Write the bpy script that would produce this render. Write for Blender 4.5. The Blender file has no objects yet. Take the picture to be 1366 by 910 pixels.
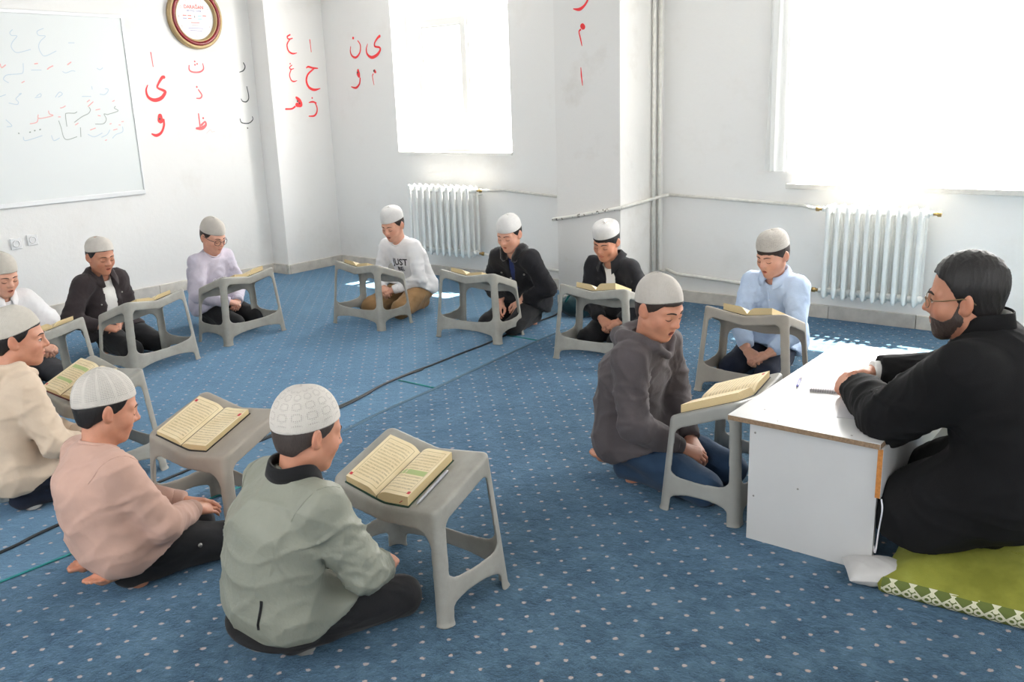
import bpy, bmesh, math, random
import numpy as np
from mathutils import Vector, Matrix, Euler
from mathutils.bvhtree import BVHTree

scene = bpy.context.scene
COL = scene.collection
random.seed(7)
rng = np.random.RandomState(11)

# ------------------------------------------------------------------ camera
CAM_H = 1.55
def camera():
    f, pitch, roll, yaw = 1200.0, 0.25985, -0.03497, 0.6770
    cy, sy = math.cos(yaw), math.sin(yaw)
    fwd = Vector((-sy * math.cos(pitch), cy * math.cos(pitch), -math.sin(pitch)))
    right = Vector((cy, sy, 0)); up = right.cross(fwd)
    c, s = math.cos(roll), math.sin(roll)
    r2 = c * right + s * up; u2 = -s * right + c * up
    m = Matrix((r2, u2, -fwd)).transposed().to_4x4()
    m.translation = (0, 0, CAM_H)
    cam = bpy.data.cameras.new('camera'); o = bpy.data.objects.new('camera', cam)
    cam.sensor_width = 36.0; cam.lens = f / 1366.0 * 36.0; cam.clip_start = 0.05
    COL.objects.link(o); o.matrix_world = m; scene.camera = o
camera()

# ------------------------------------------------------------------ light and exposure
vs = scene.view_settings
scene.display_settings.display_device = 'sRGB'
vs.view_transform = 'Standard'; vs.look = 'None'; vs.gamma = 1.0; vs.use_curve_mapping = False
vs.exposure = -0.08
scene.cycles.use_denoising = True
scene.cycles.sample_clamp_indirect = 6.0

w = bpy.data.worlds.new('World'); scene.world = w; w.use_nodes = True
bg = w.node_tree.nodes['Background']
bg.inputs['Color'].default_value = (0.97, 0.985, 1.0, 1); bg.inputs['Strength'].default_value = 5

def lamp(name, kind, loc, rot_dir, energy, color=(1, 1, 1), **kw):
    l = bpy.data.lights.new(name, kind); o = bpy.data.objects.new(name, l); COL.objects.link(o)
    o.location = loc
    o.rotation_euler = Vector(rot_dir).to_track_quat('-Z', 'Y').to_euler()
    l.energy = energy; l.color = color
    for k, v in kw.items():
        setattr(l, k, v)
    return o
lamp('sun', 'SUN', (0, 9, 8), (-0.04, -0.43, -0.90), 90.0, (1.0, 0.95, 0.86), angle=0.012)
def window_or_fill_light(name, loc, d, sx, sy, energy, color=(1.0, 0.975, 0.94)):
    o = lamp(name, 'AREA', loc, d, energy, color, shape='RECTANGLE', size=sx, size_y=sy)
    return o
# daylight entering through the two windows in view, plus added fill lamps outside the rear and side walls
window_or_fill_light('daylight window one', (-5.50, 6.62, 1.92), (0, -1, -0.25), 1.30, 1.45, 165)
window_or_fill_light('daylight window two', (-1.15, 6.72, 1.75), (0, -1, -0.25), 2.55, 1.60, 250)
window_or_fill_light('added fill rear', (-2.6, -1.56, 1.90), (0, 1, -0.12), 4.5, 1.5, 24, (1.0, 0.98, 0.95))  # added fill for surfaces facing the camera
window_or_fill_light('added fill side', (1.96, 1.6, 1.9), (-1, 0.05, -0.1), 2.4, 1.4, 8, (1.0, 0.98, 0.95))  # added fill from the unseen right side

# ------------------------------------------------------------------ materials
def s2l(c):
    return tuple((x / 12.92 if x <= 0.04045 else ((x + 0.055) / 1.055) ** 2.4) for x in c)
def rgb(r, g, b):
    return s2l((r / 255, g / 255, b / 255)) + (1,)
class NT:
    def __init__(self, name):
        self.m = bpy.data.materials.new(name); self.m.use_nodes = True
        self.t = self.m.node_tree; self.n = self.t.nodes; self.l = self.t.links
        self.b = self.n['Principled BSDF']
        self.out = self.n['Material Output']
    def node(self, typ, **kw):
        n = self.n.new(typ)
        for k, v in kw.items():
            setattr(n, k, v)
        return n
    def link(self, a, b):
        self.l.new(a, b)
    def val(self, x, sock):
        if isinstance(x, (int, float)):
            sock.default_value = x
        elif isinstance(x, tuple):
            sock.default_value = x
        else:
            self.link(x, sock)
    def math(self, op, a, b=None, c=None, clamp=False):
        n = self.node('ShaderNodeMath', operation=op, use_clamp=clamp)
        self.val(a, n.inputs[0])
        if b is not None: self.val(b, n.inputs[1])
        if c is not None: self.val(c, n.inputs[2])
        return n.outputs[0]
    def coord(self, which='Object'):
        return self.node('ShaderNodeTexCoord').outputs[which]
    def noise(self, vec, scale, detail=3, rough=0.55, out='Fac'):
        n = self.node('ShaderNodeTexNoise'); self.link(vec, n.inputs['Vector'])
        n.inputs['Scale'].default_value = scale; n.inputs['Detail'].default_value = detail
        n.inputs['Roughness'].default_value = rough
        return n.outputs[out]
    def ramp(self, fac, stops):
        n = self.node('ShaderNodeValToRGB'); self.link(fac, n.inputs[0])
        e = n.color_ramp.elements
        while len(e) < len(stops): e.new(0.5)
        for x, (p, c) in zip(e, stops):
            x.position = p; x.color = c
        return n.outputs['Color']
    def mix(self, fac, a, b, mode='MIX'):
        n = self.node('ShaderNodeMix', data_type='RGBA', blend_type=mode)
        self.val(fac, n.inputs[0]); self.val(a, n.inputs[6]); self.val(b, n.inputs[7])
        return n.outputs[2]
    def bump(self, h, strength=0.3, dist=0.01):
        n = self.node('ShaderNodeBump'); self.link(h, n.inputs['Height'])
        n.inputs['Strength'].default_value = strength; n.inputs['Distance'].default_value = dist
        self.link(n.outputs[0], self.b.inputs['Normal'])
    def base(self, x): self.val(x, self.b.inputs['Base Color'])
    def rough(self, x): self.val(x, self.b.inputs['Roughness'])
def simple(name, col, rough=0.5, metal=0.0, nscale=0, namp=0.0, bscale=0, bstr=0.0, bdist=0.002):
    t = NT(name)
    if nscale:
        v = t.noise(t.coord(), nscale, 4)
        k = tuple(max(0, c * (1 - namp)) for c in col[:3]) + (1,); q = tuple(min(1, c * (1 + namp)) for c in col[:3]) + (1,)
        t.base(t.ramp(v, [(0.3, k), (0.7, q)]))
    else:
        t.base(col)
    t.rough(rough); t.b.inputs['Metallic'].default_value = metal
    if bscale:
        t.bump(t.noise(t.coord(), bscale, 3), bstr, bdist)
    return t.m
def cloth(name, col, amp=0.10, weave=420, wstr=0.25, fold=14, fstr=0.35, rough=0.9, sheen=0.1):
    t = NT(name); co = t.coord()
    v = t.noise(co, 9, 4)
    k = tuple(max(0, c * (1 - amp)) for c in col[:3]) + (1,); q = tuple(min(1, c * (1 + amp)) for c in col[:3]) + (1,)
    t.base(t.ramp(v, [(0.3, k), (0.7, q)])); t.rough(rough)
    t.b.inputs['Sheen Weight'].default_value = sheen
    if 'Specular IOR Level' in t.b.inputs: t.b.inputs['Specular IOR Level'].default_value = 0.25
    h = t.math('ADD', t.math('MULTIPLY', t.noise(co, fold, 3, 0.6), fstr * 10), t.math('MULTIPLY', t.noise(co, weave, 1), wstr))
    t.bump(h, 0.35, 0.004)
    return t.m
def glass_mat():
    t = NT('window_glass')
    tr = t.node('ShaderNodeBsdfTransparent'); gl = t.node('ShaderNodeBsdfGlossy'); gl.inputs['Roughness'].default_value = 0.03
    mx = t.node('ShaderNodeMixShader'); mx.inputs[0].default_value = 0.06
    t.link(tr.outputs[0], mx.inputs[1]); t.link(gl.outputs[0], mx.inputs[2]); t.link(mx.outputs[0], t.out.inputs['Surface'])
    return t.m

# ------------------------------------------------------------------ mesh helpers
def link_mesh(name, me, m=None, parent=None, smooth=True):
    o = bpy.data.objects.new(name, me); COL.objects.link(o)
    if m is not None and not me.materials: me.materials.append(m)
    if parent is not None: o.parent = parent
    if smooth and len(me.polygons):
        me.polygons.foreach_set('use_smooth', np.ones(len(me.polygons), bool))
    me.update()
    return o
def mesh_vf(name, V, F, m=None, parent=None, smooth=True):
    me = bpy.data.meshes.new(name)
    V = np.asarray(V, np.float32); F = np.asarray(F, np.int32) if not isinstance(F, list) else F
    me.from_pydata(V.tolist(), [], F.tolist() if not isinstance(F, list) else F)
    me.validate(verbose=False)
    return link_mesh(name, me, m, parent, smooth)
def mesh_np(name, V, F, m=None, parent=None, smooth=True):
    """fast path: all quads"""
    me = bpy.data.meshes.new(name)
    V = np.asarray(V, np.float32); F = np.asarray(F, np.int32)
    me.vertices.add(len(V)); me.vertices.foreach_set('co', V.ravel())
    k = F.shape[1]
    me.loops.add(F.size); me.loops.foreach_set('vertex_index', F.ravel())
    me.polygons.add(len(F)); me.polygons.foreach_set('loop_start', np.arange(0, F.size, k, dtype=np.int32))
    me.update(calc_edges=True)
    return link_mesh(name, me, m, parent, smooth)
def bm_obj(name, bm, m=None, parent=None, smooth=False):
    me = bpy.data.meshes.new(name); bmesh.ops.recalc_face_normals(bm, faces=bm.faces); bm.to_mesh(me); bm.free()
    return link_mesh(name, me, m, parent, smooth)
def box_bm(bm, lo, hi, bev=0.0, seg=2):
    g = bmesh.ops.create_cube(bm, size=1.0)
    vs_ = g['verts']
    for v in vs_:
        v.co = Vector([lo[i] + (v.co[i] + 0.5) * (hi[i] - lo[i]) for i in range(3)])
    if bev > 0:
        es = list({e for v in vs_ for e in v.link_edges})
        bmesh.ops.bevel(bm, geom=es, offset=bev, segments=seg, profile=0.6, affect='EDGES', clamp_overlap=True)
def box(name, lo, hi, m, parent=None, bev=0.003):
    bm = bmesh.new(); box_bm(bm, lo, hi, bev); return bm_obj(name, bm, m, parent)
def tube_vf(pts, r, n=10, caps=True, closed=False, flat=1.0):
    P = [Vector(p) for p in pts]; N = len(P)
    R = r if isinstance(r, (list, tuple)) else [r] * N
    V, F = [], []
    tprev = None; nx = None
    for i in range(N):
        if closed: t = P[(i + 1) % N] - P[i - 1]
        else: t = P[min(i + 1, N - 1)] - P[max(i - 1, 0)]
        t.normalize()
        if nx is None:
            nx = t.orthogonal().normalized() if abs(t.z) > 0.9 else t.cross(Vector((0, 0, 1))).normalized()
        else:
            nx = (nx - t * nx.dot(t)).normalized()
        ny = t.cross(nx)
        for k in range(n):
            a = 2 * math.pi * k / n
            V.append(P[i] + nx * math.cos(a) * R[i] + ny * math.sin(a) * R[i] * flat)
    for i in range(N if closed else N - 1):
        j = (i + 1) % N
        for k in range(n):
            F.append((i * n + k, i * n + (k + 1) % n, j * n + (k + 1) % n, j * n + k))
    if caps and not closed:
        F.append(tuple(range(n - 1, -1, -1))); F.append(tuple((N - 1) * n + k for k in range(n)))
    return V, F
def tube(name, pts, r, m, parent=None, n=10, closed=False, flat=1.0):
    V, F = tube_vf(pts, r, n, True, closed, flat); return mesh_vf(name, V, F, m, parent)
def lathe_vf(prof, n=32, axis='z'):
    V, F = [], []
    for r, z in prof:
        for k in range(n):
            a = 2 * math.pi * k / n; V.append((r * math.cos(a), r * math.sin(a), z))
    for i in range(len(prof) - 1):
        for k in range(n):
            F.append((i * n + k, i * n + (k + 1) % n, (i + 1) * n + (k + 1) % n, (i + 1) * n + k))
    return V, F
def empty(name, loc=(0, 0, 0), rz=0.0):
    o = bpy.data.objects.new(name, None); COL.objects.link(o); o.location = loc; o.rotation_euler = (0, 0, rz)
    o.empty_display_size = 0.1
    return o
def tag(o, label, cat, group=None):
    o['label'] = label; o['category'] = cat
    if group: o['group'] = group
    return o
def struct(o):
    o['kind'] = 'structure'; return o
def smooth_path(pts, k=6):
    P = [Vector(p) for p in pts]; out = []
    for i in range(len(P) - 1):
        p0 = P[max(i - 1, 0)]; p1 = P[i]; p2 = P[i + 1]; p3 = P[min(i + 2, len(P) - 1)]
        for j in range(k):
            t = j / k
            out.append(0.5 * ((2 * p1) + (p2 - p0) * t + (2 * p0 - 5 * p1 + 4 * p2 - p3) * t * t + (3 * p1 - p0 - 3 * p2 + p3) * t ** 3))
    out.append(P[-1]); return out

# ------------------------------------------------------------------ distance fields -> surface mesh
class Grid:
    def __init__(self, lo, hi, h):
        self.h = h; self.lo = np.array(lo, np.float32)
        n = [int(math.ceil((hi[i] - lo[i]) / h)) + 1 for i in range(3)]
        self.n = n
        self.x = (lo[0] + h * np.arange(n[0], dtype=np.float32))[:, None, None]
        self.y = (lo[1] + h * np.arange(n[1], dtype=np.float32))[None, :, None]
        self.z = (lo[2] + h * np.arange(n[2], dtype=np.float32))[None, None, :]
class Pts:
    def __init__(self, V):
        V = np.asarray(V, np.float32); self.x, self.y, self.z = V[:, 0], V[:, 1], V[:, 2]
def rc(g, a, b, ra, rb, sc=(1, 1, 1)):
    """round cone from a (radius ra) to b (radius rb); sc stretches its section"""
    x, y, z = g.x / sc[0], g.y / sc[1], g.z / sc[2]
    ax, ay, az = a[0] / sc[0], a[1] / sc[1], a[2] / sc[2]
    bx, by, bz = b[0] / sc[0] - ax, b[1] / sc[1] - ay, b[2] / sc[2] - az
    x = x - ax; y = y - ay; z = z - az
    t = np.clip((x * bx + y * by + z * bz) / max(bx * bx + by * by + bz * bz, 1e-9), 0, 1)
    d = np.sqrt((x - t * bx) ** 2 + (y - t * by) ** 2 + (z - t * bz) ** 2) - (ra + (rb - ra) * t)
    return d * min(sc) if sc != (1, 1, 1) else d
def el(g, c, r, rz=0.0, rx=0.0):
    x, y, z = g.x - c[0], g.y - c[1], g.z - c[2]
    if rz:
        cs, sn = math.cos(rz), math.sin(rz); x, y = cs * x + sn * y, -sn * x + cs * y
    if rx:
        cs, sn = math.cos(rx), math.sin(rx); y, z = cs * y + sn * z, -sn * y + cs * z
    k0 = np.sqrt((x / r[0]) ** 2 + (y / r[1]) ** 2 + (z / r[2]) ** 2)
    k1 = np.sqrt((x / r[0] ** 2) ** 2 + (y / r[1] ** 2) ** 2 + (z / r[2] ** 2) ** 2) + 1e-6
    return k0 * (k0 - 1) / k1
def smin(a, b, k):
    h = np.maximum(k - np.abs(a - b), 0) / k
    return np.minimum(a, b) - h * h * k * 0.25
def smax(a, b, k):
    return -smin(-a, -b, k)
def surfnet(F, g):
    F = np.asarray(F, np.float32)
    if F.shape != tuple(g.n): F = np.broadcast_to(F, g.n).astype(np.float32)
    S = F < 0
    nx, ny, nz = F.shape
    cnt = np.zeros((nx - 1, ny - 1, nz - 1), np.int8)
    for i in (0, 1):
        for j in (0, 1):
            for k in (0, 1):
                cnt += S[i:nx - 1 + i, j:ny - 1 + j, k:nz - 1 + k]
    I, J, K = np.nonzero((cnt > 0) & (cnt < 8))
    idx = -np.ones(cnt.shape, np.int32); idx[I, J, K] = np.arange(len(I))
    acc = np.zeros((len(I), 3), np.float32); num = np.zeros(len(I), np.float32)
    for ax in range(3):
        for b in (0, 1):
            for c in (0, 1):
                o = [0, 0, 0]; oth = [q for q in range(3) if q != ax]; o[oth[0]] = b; o[oth[1]] = c
                o2 = list(o); o2[ax] = 1
                v0 = F[I + o[0], J + o[1], K + o[2]]; v1 = F[I + o2[0], J + o2[1], K + o2[2]]
                m = (v0 < 0) != (v1 < 0)
                t = np.where(m, v0 / np.where(m, v0 - v1, 1), 0)
                p = np.zeros((len(I), 3), np.float32)
                p[:, oth[0]] = b; p[:, oth[1]] = c; p[:, ax] = t
                acc += p * m[:, None]; num += m
    V = g.lo + g.h * (np.stack([I, J, K], 1) + acc / num[:, None])
    quads = []
    for ax in range(3):
        sl0 = [slice(None)] * 3; sl1 = [slice(None)] * 3
        sl0[ax] = slice(0, -1); sl1[ax] = slice(1, None)
        a, b = S[tuple(sl0)], S[tuple(sl1)]
        oth = [q for q in range(3) if q != ax]
        E = np.stack(np.nonzero(a != b), 1)
        n_ = F.shape
        ok = (E[:, oth[0]] > 0) & (E[:, oth[1]] > 0) & (E[:, oth[0]] < n_[oth[0]] - 1) & (E[:, oth[1]] < n_[oth[1]] - 1)
        E = E[ok]
        ins = S[E[:, 0], E[:, 1], E[:, 2]]
        def cell(d0, d1):
            e = E.copy(); e[:, oth[0]] -= d0; e[:, oth[1]] -= d1
            return idx[e[:, 0], e[:, 1], e[:, 2]]
        q = np.stack([cell(1, 1), cell(0, 1), cell(0, 0), cell(1, 0)], 1)
        flip = ins if ax != 1 else ~ins
        q[~flip] = q[~flip][:, ::-1]
        quads.append(q)
    return V, np.concatenate(quads)
def vnormals(V, F):
    a = V[F[:, 2]] - V[F[:, 0]]; b = V[F[:, 3]] - V[F[:, 1]]
    fn = np.cross(a, b); N = np.zeros_like(V)
    for k in range(4): np.add.at(N, F[:, k], fn)
    return N / (np.linalg.norm(N, axis=1, keepdims=True) + 1e-12)
def relax(V, F, it=1, lam=0.5):
    for _ in range(it):
        A = np.zeros_like(V); c = np.zeros(len(V), np.float32)
        for k in range(4):
            np.add.at(A, F[:, k], V[F[:, (k + 1) % 4]] + V[F[:, k - 1]]); np.add.at(c, F[:, k], 2)
        V = V + lam * (A / np.maximum(c, 1)[:, None] - V)
    return V
def folds(V, amp, f, seed, squash=(1, 1, 1)):
    """thin ridges and soft hollows, like cloth pulled in several directions"""
    r = np.random.RandomState(seed); v = V * f * np.array(squash, np.float32)
    out = np.zeros(len(V), np.float32)
    v = v + 1.1 * np.sin(v[:, [1, 2, 0]] * 0.55 + r.rand(3) * 6) + 0.5 * np.sin(v[:, [2, 0, 1]] * 1.3 + r.rand(3) * 6)
    for k, a in ((.7, 1.0), (1.15, 0.8), (2.1, 0.45)):
        d = r.randn(3); d[2] *= .8; d /= np.linalg.norm(d)
        out += a * ((1 - np.abs(np.sin(v @ d * k + r.rand() * 6))) ** 2.2 - .25)
    return out * amp

# ------------------------------------------------------------------ room shell
XL, XR, YR, YA, YB, ZC = -7.33, 1.70, -1.30, 6.09, 6.20, 2.85
XP, YP = -7.10, 5.41            # pier of the left wall
PX0, PX1, PY = -4.00, -3.44, 5.58   # pillar between the two windows
def wall_mat(name, col, dirt=(0.62, 0.57, 0.50, 1), amt=0.25):
    t = NT(name); co = t.coord()
    n = t.noise(co, 2.3, 5, 0.65); m = t.math('MULTIPLY', t.ramp(n, [(0.55, (0, 0, 0, 1)), (0.8, (1, 1, 1, 1))]), amt)
    t.base(t.mix(m, col, dirt)); t.rough(0.75)
    h = t.math('ADD', t.noise(co, 26, 4), t.math('MULTIPLY', t.noise(co, 160, 2), 0.4)); t.bump(h, 0.22, 0.006)
    return t.m
M_wall = wall_mat('white_wall_paint', (0.835, 0.825, 0.805, 1))
M_pillar = wall_mat('scuffed_wall_paint', (0.80, 0.785, 0.76, 1), (0.50, 0.44, 0.36, 1), 0.4)
M_ceil = simple('ceiling_paint', (0.80, 0.79, 0.77, 1), 0.9)
M_pvc = simple('white_window_plastic', (0.82, 0.81, 0.78, 1), 0.35)
M_glass = glass_mat()
M_pipe = simple('white_pipe_paint', (0.76, 0.74, 0.69, 1), 0.45, nscale=30, namp=0.08)
M_brass = simple('brass_valve', (0.45, 0.30, 0.12, 1), 0.4, 0.8)

def carpet_mat():
    t = NT('blue_dotted_carpet'); co = t.coord()
    sep = t.node('ShaderNodeSeparateXYZ'); t.link(co, sep.inputs[0])
    wob = t.noise(co, 55, 2)
    wx = t.math('MULTIPLY', t.math('SUBTRACT', wob, 0.5), 0.012)
    X = t.math('ADD', sep.outputs[0], wx); Y = t.math('ADD', sep.outputs[1], wx)
    def cellmask(ox, oy):
        u = t.math('SUBTRACT', t.math('FRACT', t.math('MULTIPLY', t.math('ADD', X, ox), 1 / 0.1145)), 0.5)
        v = t.math('SUBTRACT', t.math('FRACT', t.math('MULTIPLY', t.math('ADD', Y, oy), 1 / 0.1160)), 0.5)
        d = t.math('SQRT', t.math('ADD', t.math('MULTIPLY', u, u), t.math('MULTIPLY', v, v)))
        return d
    d = t.math('MINIMUM', cellmask(10.018, 10.0), cellmask(10.018 + 0.05725, 10.058))
    rag = t.math('MULTIPLY', t.math('SUBTRACT', t.noise(co, 320, 2), 0.5), 0.085)
    d = t.math('ADD', d, rag)
    mask = t.math('SUBTRACT', 1.0, t.math('SMOOTH_MIN', 1.0, t.math('MULTIPLY', t.math('MAXIMUM', t.math('SUBTRACT', d, 0.050), 0.0), 45.0), 0.1))
    mask = t.math('MAXIMUM', mask, 0.0)
    pile = t.noise(co, 260, 3, 0.7); big = t.noise(co, 5.5, 5, 0.62); mid = t.noise(co, 28, 4, 0.65)
    f = t.math('ADD', t.math('MULTIPLY', pile, 0.42), t.math('ADD', t.math('MULTIPLY', big, 0.46), t.math('MULTIPLY', mid, 0.36)))
    base = t.ramp(f, [(0.44, rgb(33, 48, 56)), (0.60, rgb(59, 80, 92)), (0.78, rgb(87, 111, 125))])
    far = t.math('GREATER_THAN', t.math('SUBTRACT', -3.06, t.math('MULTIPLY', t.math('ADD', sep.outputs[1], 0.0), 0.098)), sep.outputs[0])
    base = t.mix(t.math('MULTIPLY', far, 0.55), base, t.mix(0.5, base, rgb(122, 158, 184)))     # beyond the seam: nap direction and window nearness painted as a paler base
    cr = t.math('LESS_THAN', t.math('ABSOLUTE', t.math('SUBTRACT', t.noise(co, 8.5, 2.5), 0.5)), 0.0075)
    cr = t.math('MULTIPLY', cr, t.math('GREATER_THAN', t.noise(co, 4.1, 2), 0.54))
    base = t.mix(t.math('MULTIPLY', cr, 0.35), base, rgb(30, 46, 58))  # self-shadow of the parted pile painted as darker crease lines
    dotc = t.mix(t.noise(co, 90, 1), rgb(214, 188, 172), rgb(160, 142, 130))
    t.base(t.mix(t.math('MULTIPLY', mask, 0.9), base, dotc)); t.rough(0.95)
    t.b.inputs['Sheen Weight'].default_value = 1.0; t.b.inputs['Sheen Roughness'].default_value = 0.24
    t.b.inputs['Sheen Tint'].default_value = rgb(146, 190, 236)
    t.b.inputs['Specular IOR Level'].default_value = 0.1
    t.bump(t.math('ADD', t.noise(co, 420, 2, 0.7), t.math('ADD', t.math('MULTIPLY', mid, 2.2), t.math('SUBTRACT', t.math('MULTIPLY', t.noise(co, 95, 3), 1.2), cr))), 0.55, 0.006)
    return t.m
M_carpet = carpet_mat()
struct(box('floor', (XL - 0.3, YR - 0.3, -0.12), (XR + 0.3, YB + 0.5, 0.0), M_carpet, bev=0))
struct(box('ceiling', (XL - 0.3, YR - 0.3, ZC), (XR + 0.3, YB + 0.5, ZC + 0.12), M_ceil, bev=0))
wall_left = struct(box('wall_left', (XL - 0.25, YR, 0), (XL, YB + 0.2, ZC), M_wall, bev=0))
wall_pier = struct(box('wall_pier', (XL, YP, 0), (XP, YA, ZC), M_wall, bev=0.004))
def holed_wall(name, axis, lo, hi, holes, m):
    """slab between lo and hi with rectangular openings given in (u0,u1,z0,z1)"""
    bm = bmesh.new(); u0, u1 = lo[axis], hi[axis]
    us = sorted({u0, u1} | {h[0] for h in holes} | {h[1] for h in holes}); zs = sorted({lo[2], hi[2]} | {h[2] for h in holes} | {h[3] for h in holes})
    for a, b in zip(us, us[1:]):
        for c, d in zip(zs, zs[1:]):
            if any(h[0] <= a and b <= h[1] and h[2] <= c and d <= h[3] for h in holes): continue
            l = list(lo); q = list(hi); l[axis] = a; q[axis] = b; l[2] = c; q[2] = d
            box_bm(bm, l, q)
    bmesh.ops.remove_doubles(bm, verts=bm.verts, dist=1e-4)
    # drop the faces shared by two neighbouring boxes
    seen = {}
    for f in bm.faces: seen.setdefault(tuple(sorted(v.index for v in f.verts)), []).append(f)
    bm.verts.index_update(); seen = {}
    for f in bm.faces: seen.setdefault(tuple(sorted(v.index for v in f.verts)), []).append(f)
    bmesh.ops.delete(bm, geom=[f for fs in seen.values() if len(fs) > 1 for f in fs], context='FACES')
    return struct(bm_obj(name, bm, m))
WA = (-6.175, -4.820, 1.13, 2.70); WB = (-2.42, 0.15, 0.93, 2.60)
wall_back = holed_wall("wall_back", 0, (XL, YA, 0), (PX1 - .05, YA + 0.30, ZC), [WA], M_wall)
wall_far = holed_wall("wall_back_right", 0, (PX1 - .049, YB, 0), (XR + 0.2, YB + 0.30, ZC), [WB], M_wall)
pillar = struct(box('pillar', (PX0, PY, 0), (PX1, YB + .02, ZC), M_pillar, bev=0.005))
WR = (-4.9, -0.3, 1.1, 2.6); WS = (0.4, 2.8, 1.1, 2.6)  # openings in the unseen walls, put in to let the fill enter
wall_rear = holed_wall('wall_rear', 0, (XL, YR - 0.2, 0), (XR, YR, ZC), [WR], M_wall)
wall_right = holed_wall('wall_right', 1, (XR, YR - 0.2, 0), (XR + 0.2, YB, ZC), [WS], M_wall)

def window(name, x0, x1, z0, z1, y, bars, trans=None, fr=0.055, sashes=()):
    """frame in the opening; bars: x of mullions; trans: z of the transom; sashes: list of (x0,x1,z0,z1) raised casements"""
    w_ = struct(empty(name, ((x0 + x1) / 2, y, z0)))
    ox, oz = w_.location.x, w_.location.z
    def pc(nm, a, b, c, d, y0, y1, m=M_pvc, bev=0.004):
        o = box(nm, (a - ox, y0, c - oz), (b - ox, y1, d - oz), m, w_, bev); return o
    pc('frame', x0, x0 + fr, z0, z1, 0, .06); pc('frame', x1 - fr, x1, z0, z1, 0, .06)
    pc('frame', x0 + fr, x1 - fr, z0, z0 + fr, 0, .06); pc('frame', x0 + fr, x1 - fr, z1 - fr, z1, 0, .06)
    if trans: pc('transom', x0 + fr, x1 - fr, trans - .03, trans + .03, .002, .058)
    zt = trans - .03 if trans else z1 - fr
    for b in bars: pc('mullion', b - .03, b + .03, z0 + fr, zt, .002, .058)
    xs = [x0 + fr] + [q for b in bars for q in (b - .03, b + .03)] + [x1 - fr]
    for a, b in zip(xs[::2], xs[1::2]): pc('pane', a, b, z0 + fr, zt, .028, .034, M_glass, 0)
    if trans: pc('pane', x0 + fr, x1 - fr, trans + .03, z1 - fr, .028, .034, M_glass, 0)
    for a, b, c, d in sashes:
        bm = bmesh.new(); s = .06
        for q in (((a, c), (a + s, d)), ((b - s, c), (b, d)), ((a + s, c), (b - s, c + s)), ((a + s, d - s), (b - s, d))):
            box_bm(bm, (q[0][0] - ox, -.025, q[0][1] - oz), (q[1][0] - ox, .0, q[1][1] - oz), .006)
        sa = bm_obj('sash', bm, M_pvc, w_)
        bm = bmesh.new(); s2 = .075
        for q in (((a + s, c + s), (a + s2, d - s)), ((b - s2, c + s), (b - s, d - s)), ((a + s2, c + s), (b - s2, c + s2)), ((a + s2, d - s2), (b - s2, d - s))):
            box_bm(bm, (q[0][0] - ox, -.012, q[0][1] - oz), (q[1][0] - ox, .0, q[1][1] - oz), .003)
        bm_obj('glazing_bead', bm, M_pvc, sa)
        for zz in (c + .16, d - .22): pc('hinge', b - .012, b + .012, zz, zz + .07, -.035, .0, bev=.004)
    return w_
window('window_1', *WA, YA + 0.19, [-5.44], 2.32, sashes=[(-6.03, -5.43, 1.18, 2.29)])
window('window_2', *WB, YB + 0.17, [-1.56, -0.70])
window('fill_window_rear', *WR, YR - 0.12, [-3.4, -1.8])  # unseen window added for the rear fill
o = window('fill_window_side', -1.2, 1.2, 1.1, 2.6, 0, [0.0]); o.location = (XR + 0.12, 1.6, 1.1); o.rotation_euler = (0, 0, -math.pi / 2)  # unseen window added for the side fill
struct(box('trim_1', (WA[0] - .0, YA - .012, WA[2] - .022), (WA[1] + .0, YA + .19, WA[2] + .004), M_pvc, bev=.003))
M_sill = simple('sill_stone', (0.62, 0.60, 0.56, 1), 0.5, nscale=14, namp=0.12)
struct(box('trim_2', (WB[0] - .03, YB - .045, WB[2] - .032), (WB[1] + .03, YB + .17, WB[2] + .003), M_sill, bev=.004))

# white curtain drawn to the side of the big window
def curtain(name, x0, x1, z0, z1, y, n, label):
    V, F = [], []; nu, nv = n * 10, 14
    for j in range(nv + 1):
        for i in range(nu + 1):
            u = i / nu; v = j / nv
            a = 0.022 + 0.012 * math.sin(u * 9 + 1)
            V.append((x0 + (x1 - x0) * u + 0.012 * math.sin(v * 3 + u * 12) * (1 - v), y + a * math.sin(u * n * 2 * math.pi + 0.5 * math.sin(v * 2)) , z0 + (z1 - z0) * v))
    for j in range(nv):
        for i in range(nu):
            q = j * (nu + 1) + i; F.append((q, q + 1, q + nu + 2, q + nu + 1))
    t = NT('white_curtain_cloth'); t.base((0.86, 0.86, 0.85, 1)); t.rough(0.9)
    t.b.inputs['Transmission Weight'].default_value = 0.0
    tr = t.node('ShaderNodeBsdfTranslucent'); tr.inputs['Color'].default_value = (0.85, 0.86, 0.86, 1)
    mx = t.node('ShaderNodeMixShader'); mx.inputs[0].default_value = 0.45
    t.link(t.b.outputs[0], mx.inputs[1]); t.link(tr.outputs[0], mx.inputs[2]); t.link(mx.outputs[0], t.out.inputs['Surface'])
    return tag(mesh_vf(name, V, F, t.m), label, 'curtain')
curtain('curtain', -2.60, -2.37, 1.02, 2.60, YB - 0.07, 4, 'narrow white curtain bunched at the left edge of the large window')

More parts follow.
